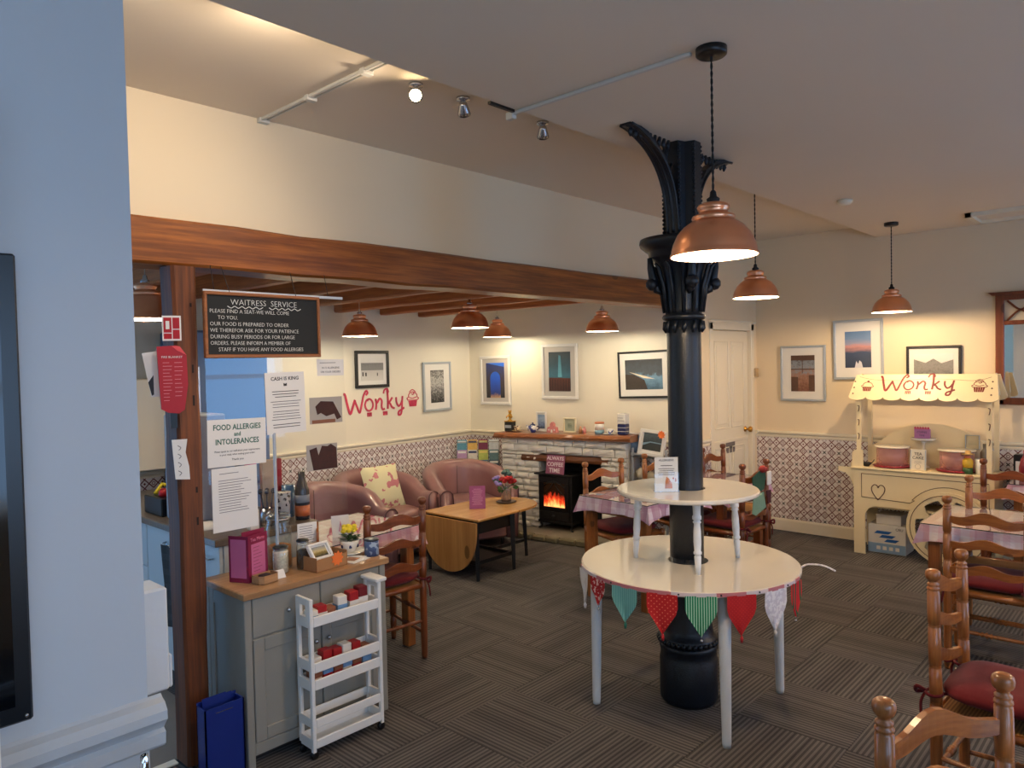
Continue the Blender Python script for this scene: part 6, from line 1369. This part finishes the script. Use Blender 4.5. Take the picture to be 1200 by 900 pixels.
# lettering painted on the front slope
mb = MB(); wordmark(mb, .205, .072, .058, -.0015, 0)
l_ = mb.build('awning_lettering', flat('cart_red', (112, 10, 18), .6), o)
for cx, cz, cs, ck in ((.105, .112, .095, 0), (.925, .118, .105, 1)): mb = MB(); cupcake(mb, cx, cz, cs, -.0015, 0, ck); mb.build('cupcake_drawing', MATS['cart_red'], o)
mb = MB(); ribbon(mb, [(.03, .215), (.15, .185), (.35, .178), (.55, .192), (.75, .185), (.9, .178), (1.0, .21)], .002, -.0012, 0)
for x in (-.0, 1.01): 
    for z in (.04, .10, .16): mb.prism([(x, z), (x+.008, z+.006), (x, z+.016), (x-.008, z+.006)], -.0012, 0)
mb.build('bunting_line', CDK, o)
o = awning(0, 0, 'awning_back'); o.location = (CW, CDp+.02, 1.335); o.rotation_euler = (-aw, 0, PI)
for x in (.015, CW-.025): MB().prism([(-.0, 1.36), (CDp, 1.36), (CDp-.16, 1.54), (.16, 1.54)], x, x+.01, 'yz').build('gable', CRM, ct)
MB().prism([(.05, .745), (.98, .745), (.98, .90), (.93, .955), (.80, 1.05), (.64, 1.105), (.50, 1.115), (.36, 1.09), (.22, 1.02), (.10, .925), (.05, .90)], CDp-.05, CDp-.04).build('arched_back', CRM, ct)
def cart(x, y, z): return (6.62+y, 2.13-x, z)
PKG = flat('pink_plastic', (222, 150, 146), .25, var=.05); CBD = flat('cake_board', (140, 26, 44), .3)
def clearpink():
    m, nt, b = newmat('pink_clear'); out = nt.nodes['Material Output']; b.inputs['Base Color'].default_value = lin((236, 176, 170)); b.inputs['Roughness'].default_value = .15
    tr = nt.nodes.new('ShaderNodeBsdfTransparent'); tr.inputs[0].default_value = (1, .86, .86, 1); mx = nt.nodes.new('ShaderNodeMixShader'); mx.inputs[0].default_value = .38
    nt.links.new(tr.outputs[0], mx.inputs[1]); nt.links.new(b.outputs[0], mx.inputs[2]); nt.links.new(mx.outputs[0], out.inputs[0]); return m
PCL = clearpink()
for (x, lb) in ((.265, 'pink-tinted cake cover with a dark red board, left on the cart'), (.745, 'pink-tinted cake cover with a dark red board, right on the cart')):
    t = thing('cake_cover', lb, 'cake stand', cart(x, .16, .7455), NB, 'cake covers on the sweet cart')
    MB().lathe([(.11, 0), (.14, .004), (.15, .012), (.14, .016), (0, .014)], 28).build('cake_board', CBD, t); MB().lathe([(.122, .016), (.122, .168)], 32).build('cover_wall', PCL, t); MB().lathe([(.122, .166), (.135, .168), (.138, .175), (.132, .18), (0, .182)], 32).build('cover_lid', TRIMM, t)
t = thing('plate_stand', 'cream pedestal plate between the two pink cake covers', 'cake stand', cart(.485, .24, .7455), NB); MB().lathe([(.05, 0), (.05, .006), (.012, .02), (.010, .20), (.03, .225)], 18).build('pedestal', TRIMM, t); MB().lathe([(.03, .225), (.09, .235), (.098, .248), (.094, .25), (0, .246)], 28).build('plate', CHINA, t)
t = thing('pink_box_sign', 'small pink and purple box sign on the pedestal plate', 'sign', cart(.485, .20, .996), NB); MB().box(-.058, .058, -.01, .03, 0, .078, c=.002).build('box', flat('sign_purple', (170, 110, 160), .5), t); mb = MB()
for k in range(6): mb.prism([(-.058+k*.0195, .078), (-.042+k*.0195, .078), (-.042+k*.0195, .092), (-.05+k*.0195, .098), (-.058+k*.0195, .092)], -.01, -.004)
mb.build('scallop_top', flat('sign_rose', (196, 70, 100), .5), t)
text('lettering', 'COFFEE', .022, NAVY, t, (0, -.0108, .045)); text('lettering', 'TIME', .02, NAVY, t, (0, -.0108, .018))
t = thing('tea_cake_sign', 'cream card reading TEA & CAKE in front of the pedestal plate', 'sign', cart(.485, .06, .7455), NB); MB().at((0, 0, 0), (R_(-6), 0, 0)).box(-.06, .06, 0, .008, 0, .17, c=.002).build('card', flat('card_cream', (220, 212, 192), .6), t)
MB().at((0, 0, 0), (R_(-6), 0, 0)).box(-.058, -.05, -.0012, 0, .005, .165).box(.05, .058, -.0012, 0, .005, .165).build('card_border', FR_S, t)
text('lettering', 'TEA', .034, INK, t, (0, -.002+.0125, .122), (R_(84), 0, 0)); text('lettering', 'CAKE', .034, INK, t, (0, -.002+.0095, .090), (R_(84), 0, 0)); mb = MB().at((0, 0, 0), (R_(-6), 0, 0)); fake_lines(mb, -.03, .03, .072, 2, .012, -.001, .2, .004, True); ribbon(mb, arc(0, .03, .02, 0, 360, 16), .002, -.0014, 0, k=1, sm=False); mb.build('print_lines', INK2, t)
t = thing('figurine', 'yellow figurine with a wide straw hat at the right end of the cart', 'figurine', cart(.84, .07, .7455), NB)
MB().lathe([(.034, 0), (.036, .02), (.034, .05)], 16).build('green_base', flat('fig_green', (40, 80, 40), .5), t); MB().lathe([(.034, .05), (.04, .08), (.036, .11), (.02, .125), (0, .126)], 16).build('yellow_coat', flat('fig_yellow', (216, 176, 50), .5, var=.2, nscale=50), t); MB().sphere((0, 0, .14), .024, 12).build('head', flat('fig_skin', (190, 110, 84), .5), t); MB().lathe([(.048, .155), (.05, .158), (.026, .162), (.024, .178), (.012, .186), (0, .187)], 18).build('hat', flat('fig_hat', (196, 156, 90), .6), t)
t = thing('flower_tub', 'white tub beside the yellow figurine', 'tub', cart(.925, .08, .7455), NB); MB().lathe([(.034, 0), (.038, .12), (.034, .12), (0, .11)], 16).build('tub', CHINA, t)
t = thing('spray_bottle', 'clear tall bottle behind the yellow figurine', 'bottle', cart(.93, .20, .7455), NB); MB().lathe([(.03, 0), (.03, .16), (.012, .19), (.012, .23), (0, .23)], 16).build('bottle', flat('bottle_smoke', (110, 100, 84), .2), t)
t = thing('black_dish', 'small black dish at the left end of the cart top', 'dish', cart(.085, .07, .7455), NB); MB().lathe([(.02, 0), (.034, .02), (.038, .034), (.032, .03), (0, .012)], 16).build('dish', BLACK, t); MB().tube([(.03, 0, .02), (.05, .0, .04), (.06, .01, .06)], .004, 6).build('spoon', BLACK, t)
picture('small clear-framed note fixed on the arched back of the cart', .10, .115, cart(.83, .305, .975), NB, FR_S, .004, flat('note_cream', (206, 190, 150), .6), .06, .05, art('art_note', [(0, (190, 176, 140)), (1, (206, 190, 150))], 30, .3, h=.05), name='small_frame')
t = thing('white_carton', 'white carton with three blue stripes under the sweet cart', 'box', (6.73, 2.05, 0), NB); MB().box(0, .30, 0, .24, 0, .245, c=.004).build('box', BOXW, t); mb = MB()
for k in range(3): mb.prism([(.06+.04*(2-k)-.01, .10+k*.033), (.17+.04*(2-k)-.03+k*.012, .10+k*.033), (.20+.04*(2-k)-.03+k*.012, .125+k*.033), (.085+.04*(2-k)-.01, .125+k*.033)], -.0012, 0)
mb.build('blue_stripes', flat('print_blue', (30, 96, 170), .5), t); MB().box(.002, .298, -.001, 0, .004, .085).build('blue_band', flat('band_blue', (140, 170, 200), .5), t)
text('lettering', 'CRU', .03, INK, t, (.25, -.0012, .205)); mb = MB(); 
for k in range(4): mb.box(.07+k*.05, .10+k*.05, -.0018, -.001, .03, .06)
mb.build('care_symbols', BOXW, t)
t = thing('white_carton', 'smaller plain white carton stacked on the striped one under the cart', 'box', (6.75, 1.99, .2455), NB); MB().box(0, .20, 0, .20, 0, .085, c=.004).build('box', BOXW, t)
t = thing('radio', 'black and white radio on the small table right of the cart', 'radio', (6.83, .99, .7375), NB); MB().box(-.02, .24, 0, .10, 0, .165, c=.006).build('casing', BLACK, t); MB().box(-.005, .225, -.003, 0, .012, .115).build('front_panel', BOXW, t); MB().lathe([(.03, 0), (.03, -.012), (.0, -.013)], 18, axis=1, c=(.165, -.003, .06)).build('dial', BLACK, t)
t = thing('red_bottle', 'dark red patterned bottle at the right edge beside the radio', 'bottle', (6.60, .90, .7375)); MB().lathe([(.04, 0), (.042, .10), (.03, .16), (.014, .19), (.014, .23), (0, .23)], 16).build('bottle', flat('bottle_red', (130, 30, 44), .3, var=.4, nscale=50), t)

# ------------------------------------------------------------------ near left: dark framed panel, door edge, chrome rail
t = thing('framed_picture', 'tall black framed panel on the near left wall, cut by the image edge', 'picture', (.398, 1.688, 1.475)); MB().box(-.62, 0, -.022, 0, -.455, .455, c=.004).build('frame', flat('panel_black', (10, 15, 22), .3), t); MB().box(-.58, -.03, -.0235, -.0215, -.42, .42).build('glass', flat('panel_glass', (8, 12, 18), .08), t)
MB().sphere((-.012, -.0225, -.443), .004, 8).build('screw', STEEL, t)
struct(MB().box(-.03, 0, -.05, 0, 0, 2.2, c=.004).build('door_2', WHITE, None, (.298, 1.50, 0), (0, 0, 0)), 'white door edge at the far left of the view', 'door')
CHR = flat('chrome', (220, 224, 228), .08, 1.0, var=0)
t = thing('chrome_stand', 'chrome rail top peeping in at the bottom left corner', 'stand', (.46, 1.36, -.045)); 
MB().tube(smooth_path([(-.10, -.02, 0.046), (-.10, -.02, 1.00), (-.085, -.0, 1.028), (0, 0, 1.035), (.025, .0, 1.022), (.03, 0, .98), (.03, 0, 0.046)], 5), .007, 10).build('rail', CHR, t); MB().box(-.08, .02, -.02, 0, .9, 1.015, c=.006).build('black_top', BLACK, t)

t = thing('added_blue_fridge', 'blue-grey fridge added behind the screen, its colour standing in for the window reflection', 'fridge', (2.26, 5.20, 0))  # added body; its blue colour stands in for the window reflection in the screen
FRG = flat('fridge_reflection_blue', (96, 124, 166), .4)
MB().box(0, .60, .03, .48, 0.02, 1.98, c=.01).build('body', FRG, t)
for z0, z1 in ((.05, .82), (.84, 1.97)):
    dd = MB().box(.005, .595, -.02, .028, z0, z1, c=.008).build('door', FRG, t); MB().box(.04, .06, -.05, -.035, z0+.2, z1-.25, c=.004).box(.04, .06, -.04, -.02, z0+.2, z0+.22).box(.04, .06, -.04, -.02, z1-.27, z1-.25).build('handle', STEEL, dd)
